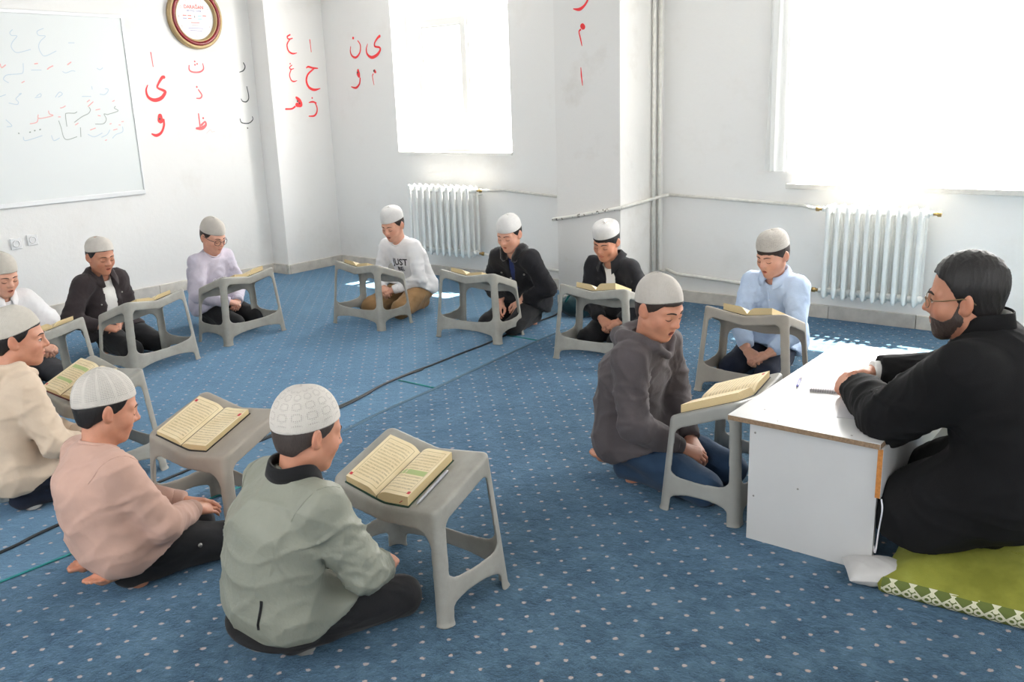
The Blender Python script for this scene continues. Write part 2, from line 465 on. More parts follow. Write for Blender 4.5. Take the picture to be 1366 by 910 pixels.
# tiled skirting: every tile a piece
M_base = [simple('skirting_stone_%s' % k, c, 0.6, nscale=9, namp=0.16, bscale=40, bstr=0.15) for k, c in
          (('pale', (0.60, 0.565, 0.51, 1)), ('warm', (0.64, 0.60, 0.54, 1)), ('grey', (0.55, 0.52, 0.48, 1)))]
def skirting(name, p0, p1, n, hgt=0.088, th=0.022, joint=0.004):
    b = struct(empty(name, (p0[0], p0[1], 0))); L = math.hypot(p1[0] - p0[0], p1[1] - p0[1])
    b.rotation_euler = (0, 0, math.atan2(p1[1] - p0[1], p1[0] - p0[0]))
    x = 0.0; k = 0
    while x < L - 0.01:
        l = min(0.58 + 0.1 * rng.rand(), L - x)
        dz = 0.006 * rng.rand()
        box('tile', (x + joint / 2, -0.001, 0), (x + l - joint / 2, th + 0.003 * rng.rand(), hgt + dz), M_base[k % 3], b, 0.003)
        x += l; k += 1
    return b
skirting('baseboard_left', (XL, YP, ), (XL, YR), 10)
skirting('baseboard_pier_side', (XP, YP), (XL, YP), 1)
skirting('baseboard_pier', (XP, YA), (XP, YP - .022), 2)
skirting('baseboard_back', (PX0, YA), (XP, YA), 6)
skirting('baseboard_pillar', (PX1, PY), (PX0, PY), 1)
skirting('baseboard_pillar_side', (PX1, YB), (PX1, PY - .022), 1)
skirting('baseboard_back_right', (XR, YB), (PX1, YB), 8)

# ------------------------------------------------------------------ painted letters and the writing on the board
GLYPHS = [["alif","p","L",[[[4.3808,2.0567,0.0099],[4.3863,1.941,0.0063]]]],["ya","r","L",[[[4.4741,1.8557,0.0279],[4.4545,1.8507,0.0253],[4.4106,1.7964,0.0177],[4.402,1.7674,0.0177],[4.4536,1.7452,0.0229],[4.4671,1.7285,0.0255],[4.4226,1.6819,0.0306],[4.3556,1.6666,0.0304],[4.3041,1.6929,0.0226],[4.2924,1.7471,0.015],[4.313,1.7908,0.0075]]]],["waw","r","L",[[[4.3909,1.5355,0.0384],[4.3881,1.497,0.0539]],[[4.4195,1.5023,0.018],[4.4148,1.4508,0.018],[4.3803,1.394,0.0206],[4.3308,1.373,0.0257],[4.2928,1.3878,0.0128]]]],["dot","k","L",[[[4.3828,1.51,0.0179]]]],["tha","p","L",[[[4.7314,1.9539,0.0103],[4.7278,1.9177,0.013],[4.7586,1.8984,0.0143],[4.8278,1.8986,0.0144],[4.8704,1.925,0.0131],[4.8689,1.9708,0.0079]],[[4.7911,1.9882,0.0156]],[[4.8128,1.9676,0.0156]],[[4.7886,1.9596,0.0156]]]],["dhal","p","L",[[[4.7822,1.7716,0.0184]],[[4.7944,1.7478,0.0105],[4.8236,1.7012,0.0119],[4.8044,1.6751,0.0132],[4.7655,1.6744,0.0092]]]],["za","p","L",[[[4.7669,1.5406,0.0119],[4.7679,1.4136,0.0133]],[[4.7291,1.4153,0.0186],[4.7838,1.4156,0.0321],[4.8267,1.4407,0.0214],[4.8229,1.4705,0.0134],[4.7829,1.4425,0.0187]],[[4.8084,1.5018,0.0187]]]],["scribble","f","L",[[[4.8244,1.3666,0.004],[4.8685,1.3984,0.004],[4.8816,1.3775,0.0041],[4.9144,1.3828,0.0041]]]],["ra","k","L",[[[5.2992,1.9818,0.0095],[5.3133,1.9479,0.0109],[5.2903,1.9137,0.0109],[5.2463,1.8985,0.0068]]]],["lam","k","L",[[[5.3087,1.7697,0.0083],[5.3183,1.6727,0.0097],[5.2877,1.6345,0.0111],[5.2459,1.6395,0.0096],[5.2318,1.6605,0.0082]]]],["ba","k","L",[[[5.1964,1.4816,0.0083],[5.2121,1.4462,0.0097],[5.288,1.4391,0.0098],[5.3368,1.4696,0.0084],[5.3352,1.4978,0.007]],[[5.2685,1.395,0.014]]]],["ayn","r","P",[[[5.6829,2.225,0.0129],[5.6471,2.2063,0.0129],[5.6629,2.1858,0.0129],[5.7068,2.1941,0.0094]],[[5.6749,2.1838,0.0106],[5.637,2.1359,0.0129],[5.6471,2.081,0.0141],[5.6903,2.0571,0.0154],[5.7423,2.064,0.0059]]]],["ghain","r","P",[[[5.6531,1.9655,0.0142]],[[5.6716,1.9526,0.0083],[5.6429,1.9322,0.0107],[5.6548,1.9157,0.0107],[5.6895,1.9218,0.0072]],[[5.6574,1.9121,0.0095],[5.6332,1.8645,0.0107],[5.6462,1.8192,0.0119],[5.6755,1.8047,0.012],[5.7155,1.813,0.0048]]]],["ha","r","P",[[[5.6892,1.6588,0.0218],[5.7203,1.6291,0.0413],[5.7346,1.5898,0.039],[5.689,1.5909,0.0412]],[[5.6637,1.5757,0.0169],[5.6223,1.5562,0.0157],[5.5527,1.5556,0.018]]]],["ha dot","k","P",[[[5.696,1.6236,0.017]]]],["ha dot","k","P",[[[5.7204,1.6036,0.017]]]],["alif","r","P",[[[5.9129,2.1883,0.0096],[5.9175,2.0768,0.0072]]]],["hah","r","P",[[[5.8412,1.9288,0.0097],[5.8648,1.9398,0.0182],[5.9198,1.9293,0.0182],[5.9794,1.926,0.011]],[[5.9303,1.922,0.0146],[5.8536,1.8707,0.0182],[5.8273,1.8101,0.0206],[5.8509,1.7515,0.0232],[5.9126,1.7264,0.0246],[5.9875,1.7379,0.0074]]]],["khah","r","P",[[[5.8795,1.6506,0.0172]],[[5.8376,1.6096,0.0098],[5.8835,1.6148,0.0172],[5.9229,1.6028,0.0124]],[[5.9098,1.6031,0.0124],[5.9281,1.5629,0.0136],[5.9211,1.5159,0.0161],[5.8846,1.4834,0.0174],[5.8195,1.4818,0.0099]]]],["nun","r","A",[[[-6.6831,2.1801,0.0258]],[[-6.6224,2.1526,0.0093],[-6.5911,2.1094,0.0129],[-6.6056,2.0454,0.0153],[-6.6631,2.0048,0.0201],[-6.7163,2.022,0.0178],[-6.7353,2.0649,0.0118],[-6.7249,2.1059,0.0071]]]],["ya","r","A",[[[-6.3252,2.1735,0.0251],[-6.3547,2.1582,0.0206],[-6.3954,2.1204,0.0161],[-6.3971,2.0881,0.0173],[-6.3388,2.0752,0.0184],[-6.3307,2.0516,0.0207],[-6.3751,2.0123,0.0278],[-6.4478,1.993,0.028],[-6.5036,2.0219,0.0199],[-6.5145,2.0695,0.014],[-6.4917,2.1149,0.0058]]]],["waw","r","A",[[[-6.6488,1.8895,0.0215],[-6.6489,1.8571,0.0454],[-6.6408,1.8316,0.0287]],[[-6.6281,1.8142,0.0155],[-6.6429,1.7643,0.018],[-6.6949,1.7287,0.0205],[-6.7586,1.7407,0.0097]]]],["dot","k","A",[[[-6.6569,1.8671,0.0191]]]],["meem","r","A",[[[-6.4253,1.8708,0.0305],[-6.4123,1.8596,0.0211]],[[-6.4458,1.8446,0.0106],[-6.4572,1.8214,0.0094],[-6.4437,1.7472,0.0059]]]],["dot","k","A",[[[-6.4305,1.8722,0.0211]]]],["ra","r","C",[[[-3.6889,2.2424,0.009],[-3.7,2.2175,0.013],[-3.7295,2.1824,0.0169],[-3.7715,2.1618,0.0223],[-3.8219,2.1694,0.0066]]]],["meem","r","C",[[[-3.7483,2.0501,0.037],[-3.7401,2.0409,0.0357]],[[-3.7638,2.0261,0.0146],[-3.7767,2.0124,0.0093],[-3.7648,1.9663,0.01],[-3.753,1.9176,0.0067]]]],["alif","r","C",[[[-3.7648,1.7684,0.0061],[-3.7607,1.7105,0.0102],[-3.7523,1.6476,0.0061]]]]]
BOARD_WRITING = {"b":[[[3.2735,2.1976,0.0053],[3.2509,2.1763,0.0053],[3.2605,2.1562,0.0053],[3.2987,2.1527,0.0053],[3.2585,2.1092,0.0053],[3.2435,2.0736,0.0053],[3.2644,2.0387,0.0053],[3.3,2.0364,0.0054],[3.3829,2.0589,0.0054]],[[3.5049,2.2151,0.0054],[3.4545,2.1923,0.0054],[3.4619,2.1627,0.0054],[3.5113,2.1594,0.0054],[3.4674,2.1209,0.0054],[3.4467,2.0783,0.0054],[3.4586,2.0303,0.0055],[3.487,2.0126,0.0055],[3.5758,2.0507,0.0055]],[[3.6832,2.1145,0.0056],[3.7293,2.1157,0.0056]],[[3.3107,1.9561,0.0054],[3.3006,1.8962,0.0054],[3.2798,1.8812,0.0054],[3.1888,1.8751,0.0053]],[[3.3639,1.9085,0.0054],[3.4385,1.9088,0.0055]],[[3.6023,1.8972,0.0056],[3.6269,1.888,0.0056],[3.6753,1.9037,0.0056],[3.7013,1.9007,0.0056]],[[3.2078,1.8748,0.0057],[3.1712,1.8691,0.0057],[3.1486,1.8407,0.0057],[3.1799,1.8157,0.0057]],[[3.3713,1.7157,0.0059],[3.4043,1.7336,0.0059],[3.4007,1.7115,0.0059],[3.3583,1.7049,0.0059]],[[3.5142,1.7059,0.006],[3.5512,1.7427,0.006],[3.5721,1.7274,0.006],[3.5374,1.7055,0.006]],[[3.2413,1.7323,0.0058],[3.2601,1.7357,0.0058],[3.2141,1.7002,0.0058],[3.2279,1.6746,0.0058],[3.214,1.6567,0.0058],[3.1584,1.6688,0.0057]],[[3.1026,1.7165,0.0057],[3.1439,1.7302,0.0057]],[[3.1162,1.5473,0.0058],[3.1516,1.5023,0.0058],[3.1147,1.4965,0.0058]],[[3.2206,1.4147,0.0059],[3.2273,1.3884,0.0059],[3.2807,1.3968,0.0059],[3.3634,1.4188,0.006]],[[3.4356,1.4153,0.006],[3.4486,1.3767,0.006],[3.4941,1.3934,0.0061]],[[3.7298,1.4102,0.0064],[3.7795,1.3898,0.0064],[3.8486,1.4154,0.0065]],[[3.9181,1.4376,0.0065],[3.8892,1.4026,0.0065],[3.8397,1.3832,0.0065]],[[4.0318,1.4583,0.0066],[4.0256,1.4181,0.0066],[3.967,1.3988,0.0065],[3.9313,1.3713,0.0065]],[[3.9303,1.7647,0.0064],[3.9528,1.7609,0.0064],[3.9457,1.7396,0.0064],[3.9154,1.7186,0.0064],[3.8777,1.7227,0.0064]],[[3.7287,1.7074,0.0063],[3.7994,1.7062,0.0063]],[[3.8191,1.7834,0.0063],[3.8195,1.7623,0.0063]],[[3.8865,1.9237,0.0063],[3.9077,1.9133,0.0063],[3.9328,1.9275,0.0063]]],"r":[[[3.1425,1.9486,0.0082],[3.1502,1.9251,0.0082],[3.1797,1.943,0.0083]],[[3.3962,1.954,0.0085],[3.4184,1.9572,0.0085]],[[3.4867,1.9152,0.0086],[3.5046,1.9275,0.0086],[3.5321,1.94,0.0086]],[[3.65,1.9502,0.0087],[3.6793,1.9691,0.0087]],[[3.2772,1.8151,0.0065],[3.2973,1.8259,0.0065]],[[3.4434,1.6029,0.0067],[3.4474,1.5804,0.0067],[3.4723,1.5684,0.0067],[3.4203,1.5551,0.0067],[3.3587,1.5497,0.0067],[3.3593,1.5757,0.0066]],[[3.355,1.5499,0.0066],[3.3388,1.5207,0.0066],[3.2887,1.5115,0.0066]],[[3.5394,1.6228,0.0068],[3.5595,1.6261,0.0068],[3.5809,1.6369,0.0068]],[[3.5129,1.5557,0.0068],[3.5284,1.5552,0.0068]],[[3.7628,1.6646,0.007],[3.7837,1.6783,0.007]],[[3.7646,1.6293,0.007],[3.8114,1.6636,0.0071]],[[3.9766,1.6637,0.0072],[3.9933,1.6706,0.0072]],[[3.824,1.5993,0.0071],[3.8593,1.6055,0.0071]],[[3.8362,1.5561,0.0071],[3.8547,1.552,0.0071]],[[3.6382,1.4887,0.007],[3.6625,1.5019,0.007]],[[3.7541,1.4448,0.0071],[3.7978,1.4573,0.0071]],[[3.9492,1.4362,0.0072],[3.9816,1.4421,0.0073]],[[4.03,1.4987,0.0073],[4.0462,1.5003,0.0073]],[[4.0024,1.4742,0.0073],[4.0142,1.4737,0.0073]],[[3.8665,1.3564,0.0072],[3.8786,1.3594,0.0072]],[[3.9254,1.4845,0.0072],[3.9376,1.4877,0.0072]]],"g":[[[3.1914,1.4456,0.0102],[3.1924,1.4434,0.0102]],[[3.2744,1.4484,0.0103],[3.2791,1.4497,0.0103]],[[3.3119,1.4586,0.0103],[3.3159,1.4599,0.0104]],[[3.3535,1.4642,0.0104],[3.3585,1.467,0.0104]],[[3.9939,1.6236,0.0058],[3.9839,1.6094,0.0058],[4.0119,1.5869,0.0058],[3.9299,1.564,0.0057],[3.9139,1.5609,0.0057],[3.8875,1.5653,0.0057],[3.9006,1.5252,0.0057],[3.8719,1.4902,0.0057],[3.8029,1.4893,0.0057]],[[3.771,1.6221,0.0056],[3.7788,1.6006,0.0056],[3.7557,1.5729,0.0056],[3.6998,1.55,0.0056],[3.6343,1.51,0.0056]],[[3.6655,1.5897,0.0056],[3.6456,1.5798,0.0056],[3.5876,1.5816,0.0055],[3.571,1.5682,0.0055],[3.5677,1.4811,0.0056]],[[3.5101,1.5251,0.0055],[3.52,1.4761,0.0055],[3.529,1.3988,0.0056],[3.5583,1.3783,0.0056],[3.6345,1.397,0.0056]],[[3.6752,1.466,0.0056],[3.6676,1.3954,0.0056]]]}

INK = {'r': simple('red_wall_paint', rgb(240, 58, 62), 0.6), 'p': simple('pale_red_paint', rgb(240, 112, 116), 0.6),
       'k': simple('dark_marker', rgb(72, 78, 78), 0.6), 'f': simple('faded_red_mark', rgb(242, 205, 203), 0.7),
       'b': simple('blue_board_marker', rgb(196, 210, 220), 0.5), 'g': simple('dark_board_marker', rgb(160, 170, 164), 0.5),
       'R': simple('red_board_marker', rgb(236, 178, 174), 0.5)}
def ribbon(strokes):
    """strokes of (u, v, width) -> paint laid in the uv plane; w lifts each later dab a hair above the earlier one"""
    V, F = [], []; w = 0.0
    for st in strokes:
        if len(st) == 1:
            u, v, r = st[0]; b = len(V); n = 12; w += .00022
            for k in range(n): V.append((u + r / 2 * math.cos(k * 2 * math.pi / n), v + r / 2 * math.sin(k * 2 * math.pi / n), w))
            F.append(tuple(range(b, b + n))); continue
        pts = smooth_path([(a, b_, c) for a, b_, c in st], 5) if len(st) > 2 else [Vector(q) for q in st]
        n = len(pts); w += .0002
        for i in range(n - 1):                   # overlapping dabs, each a little above the last
            p, q = pts[i], pts[i + 1]; l = math.hypot(q.x - p.x, q.y - p.y) or 1e-6; tx, ty = (q.x - p.x) / l, (q.y - p.y) / l
            b = len(V); h0, h1 = max(abs(p.z), .003) / 2, max(abs(q.z), .003) / 2; w += .00002
            ring = [(p, h0, ang) for ang in (90, 130, 180, 230, 270)] + [(q, h1, ang) for ang in (-90, -50, 0, 50, 90)]
            for c, r, ang in ring:
                a_ = math.radians(ang); V.append((c.x + r * (tx * math.cos(a_) - ty * math.sin(a_)), c.y + r * (ty * math.cos(a_) + tx * math.sin(a_)), w))
            F.append(tuple(range(b, b + 10)))
    return V, F
kk = 0
for nm, col, plane, st in GLYPHS:
    V, F = ribbon(st); off = 0.0015 + 0.0002 * (kk % 4) + (0.0022 if 'dot' in nm else 0); kk += 1
    par = {'L': wall_left, 'P': wall_pier, 'A': wall_back, 'C': pillar}[plane]
    if plane == 'L': W3 = [(XL + off + w_, a, b) for a, b, w_ in V]
    elif plane == 'P': W3 = [(XP + off + w_, a, b) for a, b, w_ in V]
    elif plane == 'A': W3 = [(a, YA - off - w_, b) for a, b, w_ in V]
    else: W3 = [(a, PY - off - w_, b) for a, b, w_ in V]
    mesh_vf('painted_letter' if 'dot' not in nm and nm != 'scribble' else 'paint_mark', W3, F, INK[col], par, False)

# whiteboard on the left wall
M_alu = simple('aluminium_trim', (0.78, 0.79, 0.80, 1), 0.35, 0.3)
t = NT('whiteboard_enamel'); t.base((0.76, 0.79, 0.785, 1)); t.rough(0.38); M_board = t.m
bd = tag(empty('whiteboard', (XL, 2.6, 1.63)), 'large whiteboard with faded handwriting and a thin aluminium frame on the left wall', 'whiteboard')
by0, by1, bz0, bz1 = 1.15, 4.155, 0.892, 2.345
def wb(nm, y0, y1, z0, z1, x0, x1, m, bev=.002): return box(nm, (x0, y0 - 2.6, z0 - 1.63), (x1, y1 - 2.6, z1 - 1.63), m, bd, bev)
wb('board_panel', by0 + .01, by1 - .01, bz0 + .01, bz1 - .01, .001, .010, M_board, 0)
wb('frame_rail', by0, by1, bz0, bz0 + .036, .001, .020, M_alu, .004); wb('frame_rail', by0, by1, bz1 - .028, bz1, .001, .018, M_alu, .004)
wb('frame_rail', by1 - .012, by1, bz0 + .036, bz1 - .028, .001, .018, M_alu, .004); wb('frame_rail', by0, by0 + .012, bz0 + .036, bz1 - .028, .001, .018, M_alu, .004)
for kk, (c, key) in enumerate((('b', 'b'), ('r', 'R'), ('g', 'g'))):
    for st in BOARD_WRITING[c]:
        V, F = ribbon([st])
        mesh_vf('handwriting', [(0.0108 + .0003 * kk + w_, a - 2.6, b - 1.63) for a, b, w_ in V], F, INK[key], bd, False)

# wall clock: gold and dark red rings round a printed dial
def text_mesh(s, size, m, parent, loc, rot, name='lettering', align='CENTER', bold=0.0, sx=1.0):
    cu = bpy.data.curves.new('txt', 'FONT'); cu.body = s; cu.size = size; cu.align_x = align; cu.align_y = 'CENTER'
    cu.fill_mode = 'FRONT'; cu.resolution_u = 3; cu.offset = bold
    ob = bpy.data.objects.new('txt', cu); COL.objects.link(ob)
    me = bpy.data.meshes.new_from_object(ob); bpy.data.objects.remove(ob); bpy.data.curves.remove(cu)
    for v in me.vertices: v.co.x *= sx
    o = link_mesh(name, me, m, parent, False); o.location = loc; o.rotation_euler = rot
    return o
CY, CZ, CR = 4.835, 2.357, 0.267
ck = tag(empty('wall_clock', (XL, CY, CZ)), 'round wall clock with gold and dark red rim and a printed white dial', 'clock')
ck.rotation_euler = (math.pi / 2, 0, math.pi / 2)        # local z points into the room
M_gold = simple('gold_rim', rgb(178, 152, 108), 0.4, 0.2); M_red = simple('dark_red_rim', rgb(128, 26, 34), 0.25)
M_dial = simple('dial_paper', (0.85, 0.86, 0.86, 1), 0.4)
for nm, prof, m in (('outer_rim', [(CR - .02, .0), (CR, .004), (CR, .028), (CR - .012, .042), (CR - .030, .044), (CR - .034, .03)], M_gold),
                    ('red_rim', [(CR - .030, .02), (CR - .030, .046), (CR - .042, .054), (CR - .060, .048), (CR - .066, .03)], M_red),
                    ('inner_rim', [(CR - .060, .02), (CR - .062, .044), (CR - .072, .042), (CR - .082, .016), (CR - .083, .010)], M_gold)):
    V, F = lathe_vf(prof, 64); mesh_vf(nm, V, F, m, ck)
V, F = lathe_vf([(0.0005, .014), (CR - .08, .014)], 64); mesh_vf('dial', V, F, M_dial, ck, False)
M_num = simple('dial_numerals', rgb(196, 186, 186), 0.5); M_nred = simple('dial_red_print', rgb(245, 128, 120), 0.5)
M_nvio = simple('dial_violet_print', rgb(165, 160, 190), 0.5); M_ncy = simple('dial_cyan_print', rgb(160, 215, 235), 0.5)
for n in range(1, 13):
    a = math.radians(90 - 30 * n); text_mesh(str(n), .038, M_num, ck, (.158 * math.cos(a), .158 * math.sin(a), .0152), (0, 0, 0), 'numeral')
for s, sz, m, y, sx, x in (('DARAĞAN', .040, M_nred, .083, 1.0, 0), ('METPAZ YAPIM', .021, M_nvio, .052, 1.0, 0)):
    text_mesh(s, sz, m, ck, (x, y, .0152), (0, 0, 0), 'lettering', bold=.0012 if sz > .03 else .0004, sx=sx)
for wd, y, m in ((.085, -.045, M_nred), (.075, -.066, M_num), (.15, -.091, M_nvio), (.12, -.111, M_nvio)):
    box('printed_line', (-wd / 2, y - .003, .0145), (wd / 2, y + .003, .0152), m, ck, 0)
for x, y, m in ((-.098, .012, M_nred), (-.05, .012, M_nred), (-.05, -.012, M_nred), (.05, .012, M_ncy), (.098, .016, M_nred), (.05, -.012, M_ncy), (-.098, -.012, M_nvio)):
    box('printed_badge', (x - .018, y - .004, .0145), (x + .018, y + .004, .0153), m, ck, 0)
box('clock_hand', (-.004, -.004, .0155), (.004, .012, .020), M_num, ck, .001)

# two sockets low on the left wall
M_sock = simple('socket_plastic', (0.80, 0.80, 0.80, 1), 0.35)
for y, z, lab in ((3.035, 0.618, 'white wall socket nearer the whiteboard side, left one of the pair'), (3.160, 0.632, 'white wall socket on the right of the pair behind the boys')):
    so = tag(empty('power_socket', (XL, y, z)), lab, 'socket')
    so.rotation_euler = (math.pi / 2, 0, math.pi / 2)
    box('cover_plate', (-.042, -.042, .001), (.042, .042, .012), M_sock, so, .006)
    V, F = lathe_vf([(.028, .012), (.027, .016), (.021, .016), (.019, .004), (.0003, .004)], 28); mesh_vf('socket_well', V, F, M_sock, so)
    for sx in (-.009, .009):
        V, F = lathe_vf([(.0028, .0045), (.0003, .0046)], 8); q = mesh_vf('pin_hole', V, F, INK['k'], so); q.location = (sx, 0, .0004)

# ------------------------------------------------------------------ radiators and pipes
M_rad = simple('radiator_enamel', (0.77, 0.78, 0.76, 1), 0.35, nscale=20, namp=0.05)
def radiator(label, x0, n, pitch, z0, z1, y0, y1, valves):
    r = tag(empty('radiator', (x0, (y0 + y1) / 2, z0)), label, 'radiator'); H = z1 - z0; D = (y1 - y0) / 2
    bm = bmesh.new()
    for yy, hw in ((-D + .014, .0155), (0, .011), (D - .014, .0155)):
        cs = []
        for z, k in ((0.006, .45), (.022, .9), (.06, 1), (H - .06, 1), (H - .022, .9), (H - .006, .45)):
            ring = []
            for a in range(12):
                t_ = a * math.pi / 6; ring.append(bm.verts.new((hw * k * math.cos(t_), yy + .014 * k * math.sin(t_), z)))
            cs.append(ring)
        for i in range(len(cs) - 1):
            for a in range(12): bm.faces.new((cs[i][a], cs[i][(a + 1) % 12], cs[i + 1][(a + 1) % 12], cs[i + 1][a]))
        bm.faces.new(cs[0][::-1]); bm.faces.new(cs[-1])
    for z in (.045, H - .045):                 # hub joining the columns
        V, F = tube_vf([(-pitch / 2, 0, z), (pitch / 2, 0, z)], .024, 12)
        q = [bm.verts.new(v) for v in V]
        for f in F: bm.faces.new([q[i] for i in f])
        box_bm(bm, (-.011, -D + .012, z - .020), (.011, D - .012, z + .020), .006)
    me = bpy.data.meshes.new('section'); bmesh.ops.recalc_face_normals(bm, faces=bm.faces); bm.to_mesh(me); bm.free()
    me.materials.append(M_rad); me.polygons.foreach_set('use_smooth', np.ones(len(me.polygons), bool))
    for i in range(n):
        o = bpy.data.objects.new('section', me); COL.objects.link(o); o.parent = r; o.location = ((i + .5) * pitch, 0, 0)
        o.rotation_euler = (0, 0, 0.0)
    for side, zz in valves:
        xx = -.0 if side < 0 else n * pitch
        V, F = tube_vf([(xx, 0, zz), (xx + side * .025, 0, zz)], .016, 10); mesh_vf('end_cap', V, F, M_rad, r)
        V, F = tube_vf([(xx + side * .025, 0, zz), (xx + side * .045, 0, zz), (xx + side * .05, 0, zz), (xx + side * .07, 0, zz)], [.011, .011, .017, .017], 8); mesh_vf('valve', V, F, M_brass, r)
    V, F = tube_vf([(pitch, D - .01, H - .1), (pitch, (YA if x0 < -4 else YB) - (y0 + y1) / 2 - .001, H - .1)], .008, 6); mesh_vf('bracket', V, F, M_rad, r)
    V, F = tube_vf([((n - 1) * pitch, D - .01, H - .1), ((n - 1) * pitch, (YA if x0 < -4 else YB) - (y0 + y1) / 2 - .001, H - .1)], .008, 6); mesh_vf('bracket', V, F, M_rad, r)
    return r
radiator('white ten column radiator under the small window', -5.86, 10, .076, .235, .868, 5.83, 5.99, ((1, .59), (1, .045)))
radiator('white ten column radiator under the large bright window', -2.11, 10, .0645, .185, .825, 5.955, 6.11, ((-1, .60), (-1, .045), (1, .60)))
def chipped():
    t = NT('chipped_pipe_paint'); n = t.noise(t.coord(), 34, 3)
    t.base(t.ramp(n, [(.60, (0.76, 0.74, 0.69, 1)), (.64, (.16, .13, .11, 1))])); t.rough(.5); return t.m
M_chipped = chipped()
def pipe(label, runs, r=.0125, group=None, m=None):
    P = tag(empty('heating_pipe', runs[0][0]), label, 'pipe'); base = Vector(runs[0][0])
    for run in runs: tube('pipe_run', [Vector(p) - base for p in run], r, (m or M_pipe) if run is runs[0] else M_pipe, P, 10)
    return P
yp = YA - .03
pipe('thin white heating pipe from the small radiator to the pillar, upper of the two', [[(-5.02, 5.91, .825), (-4.96, 5.97, .822), (-4.90, yp, .820), (PX0 - .001, yp, .765)]])
pipe('white heating pipe low on the wall right of the small radiator', [[(-5.02, 5.91, .28), (-4.96, yp, .215), (-4.88, yp, .19), (PX0 - .001, yp, .150)]])
pipe('chipped white pipe sloping round the pillar into the corner', [[(PX0 - .03, PY - .016, .672), (-3.8, PY - .016, .713), (PX1 + .012, PY - .016, .787)], [(PX1 + .014, PY - .016, .787), (PX1 + .014, 5.9, .800), (PX1 + .03, YB - .06, .815), (PX1 + .07, YB - .03, .822)]], .0135, None, M_chipped)
yq = YB - .03
pipe('white heating pipe along the wall to the large radiator, upper of the two', [[(PX1 + .07, yq, .822), (-2.9, yq, .808), (-2.32, yq, .785), (-2.22, 6.05, .785), (-2.18, 6.033, .785)]])
pipe('white heating pipe low along the wall to the large radiator', [[(PX1 + .05, yq, .245), (-3.3, yq, .215), (-2.9, yq, .200), (-2.35, yq, .165), (-2.24, 6.05, .20), (-2.18, 6.033, .23)]], .0135)
pipe('vertical white pipe in the corner, nearer the pillar face', [[(PX1 + .02, 6.015, ZC), (PX1 + .02, 6.015, .02)]], .013)
pipe('vertical white pipe in the corner, against the far wall', [[(PX1 + .022, 6.10, ZC), (PX1 + .022, 6.10, .25), (PX1 + .045, 6.15, .235)]], .015)

# ------------------------------------------------------------------ moulded plastic lectern stools
SW, SD, ZN, ZF, FW, FD = .231, .137, .376, .481, .268, .165     # half top, near/far rim heights, half foot spread
def stool_top(x, y):
    """height of the seat surface in stool coordinates (y towards the high side)"""
    zl = ZN + (ZF - ZN) * np.clip((y + SD) / (2 * SD), -.1, 1.1)
    a = np.sqrt(x * x + 0.00006) - 0.0077
    return zl - .036 * (1 - np.clip(a / SW, 0, 1.1))
M_stool = None
def stool_mat():
    t = NT('grey_stool_plastic'); co = t.coord(); n = t.noise(co, 7, 5, 0.65)
    oi = t.node('ShaderNodeObjectInfo')
    t.base(t.ramp(n, [(0.30, rgb(142, 140, 132)), (0.62, rgb(162, 160, 152)), (0.85, rgb(152, 148, 138))]))
    t.rough(0.48); t.bump(t.noise(co, 600, 2), 0.12, 0.001); return t.m
M_stool = stool_mat()
M_stool_warm = simple('worn_stool_plastic', rgb(158, 150, 139), 0.5, nscale=9, namp=0.10, bscale=600, bstr=.1)
M_stool_grey = simple('dark_grey_stool_plastic', rgb(150, 150, 145), 0.5, nscale=8, namp=0.10, bscale=600, bstr=.1)  # even grey of the stool against the desk
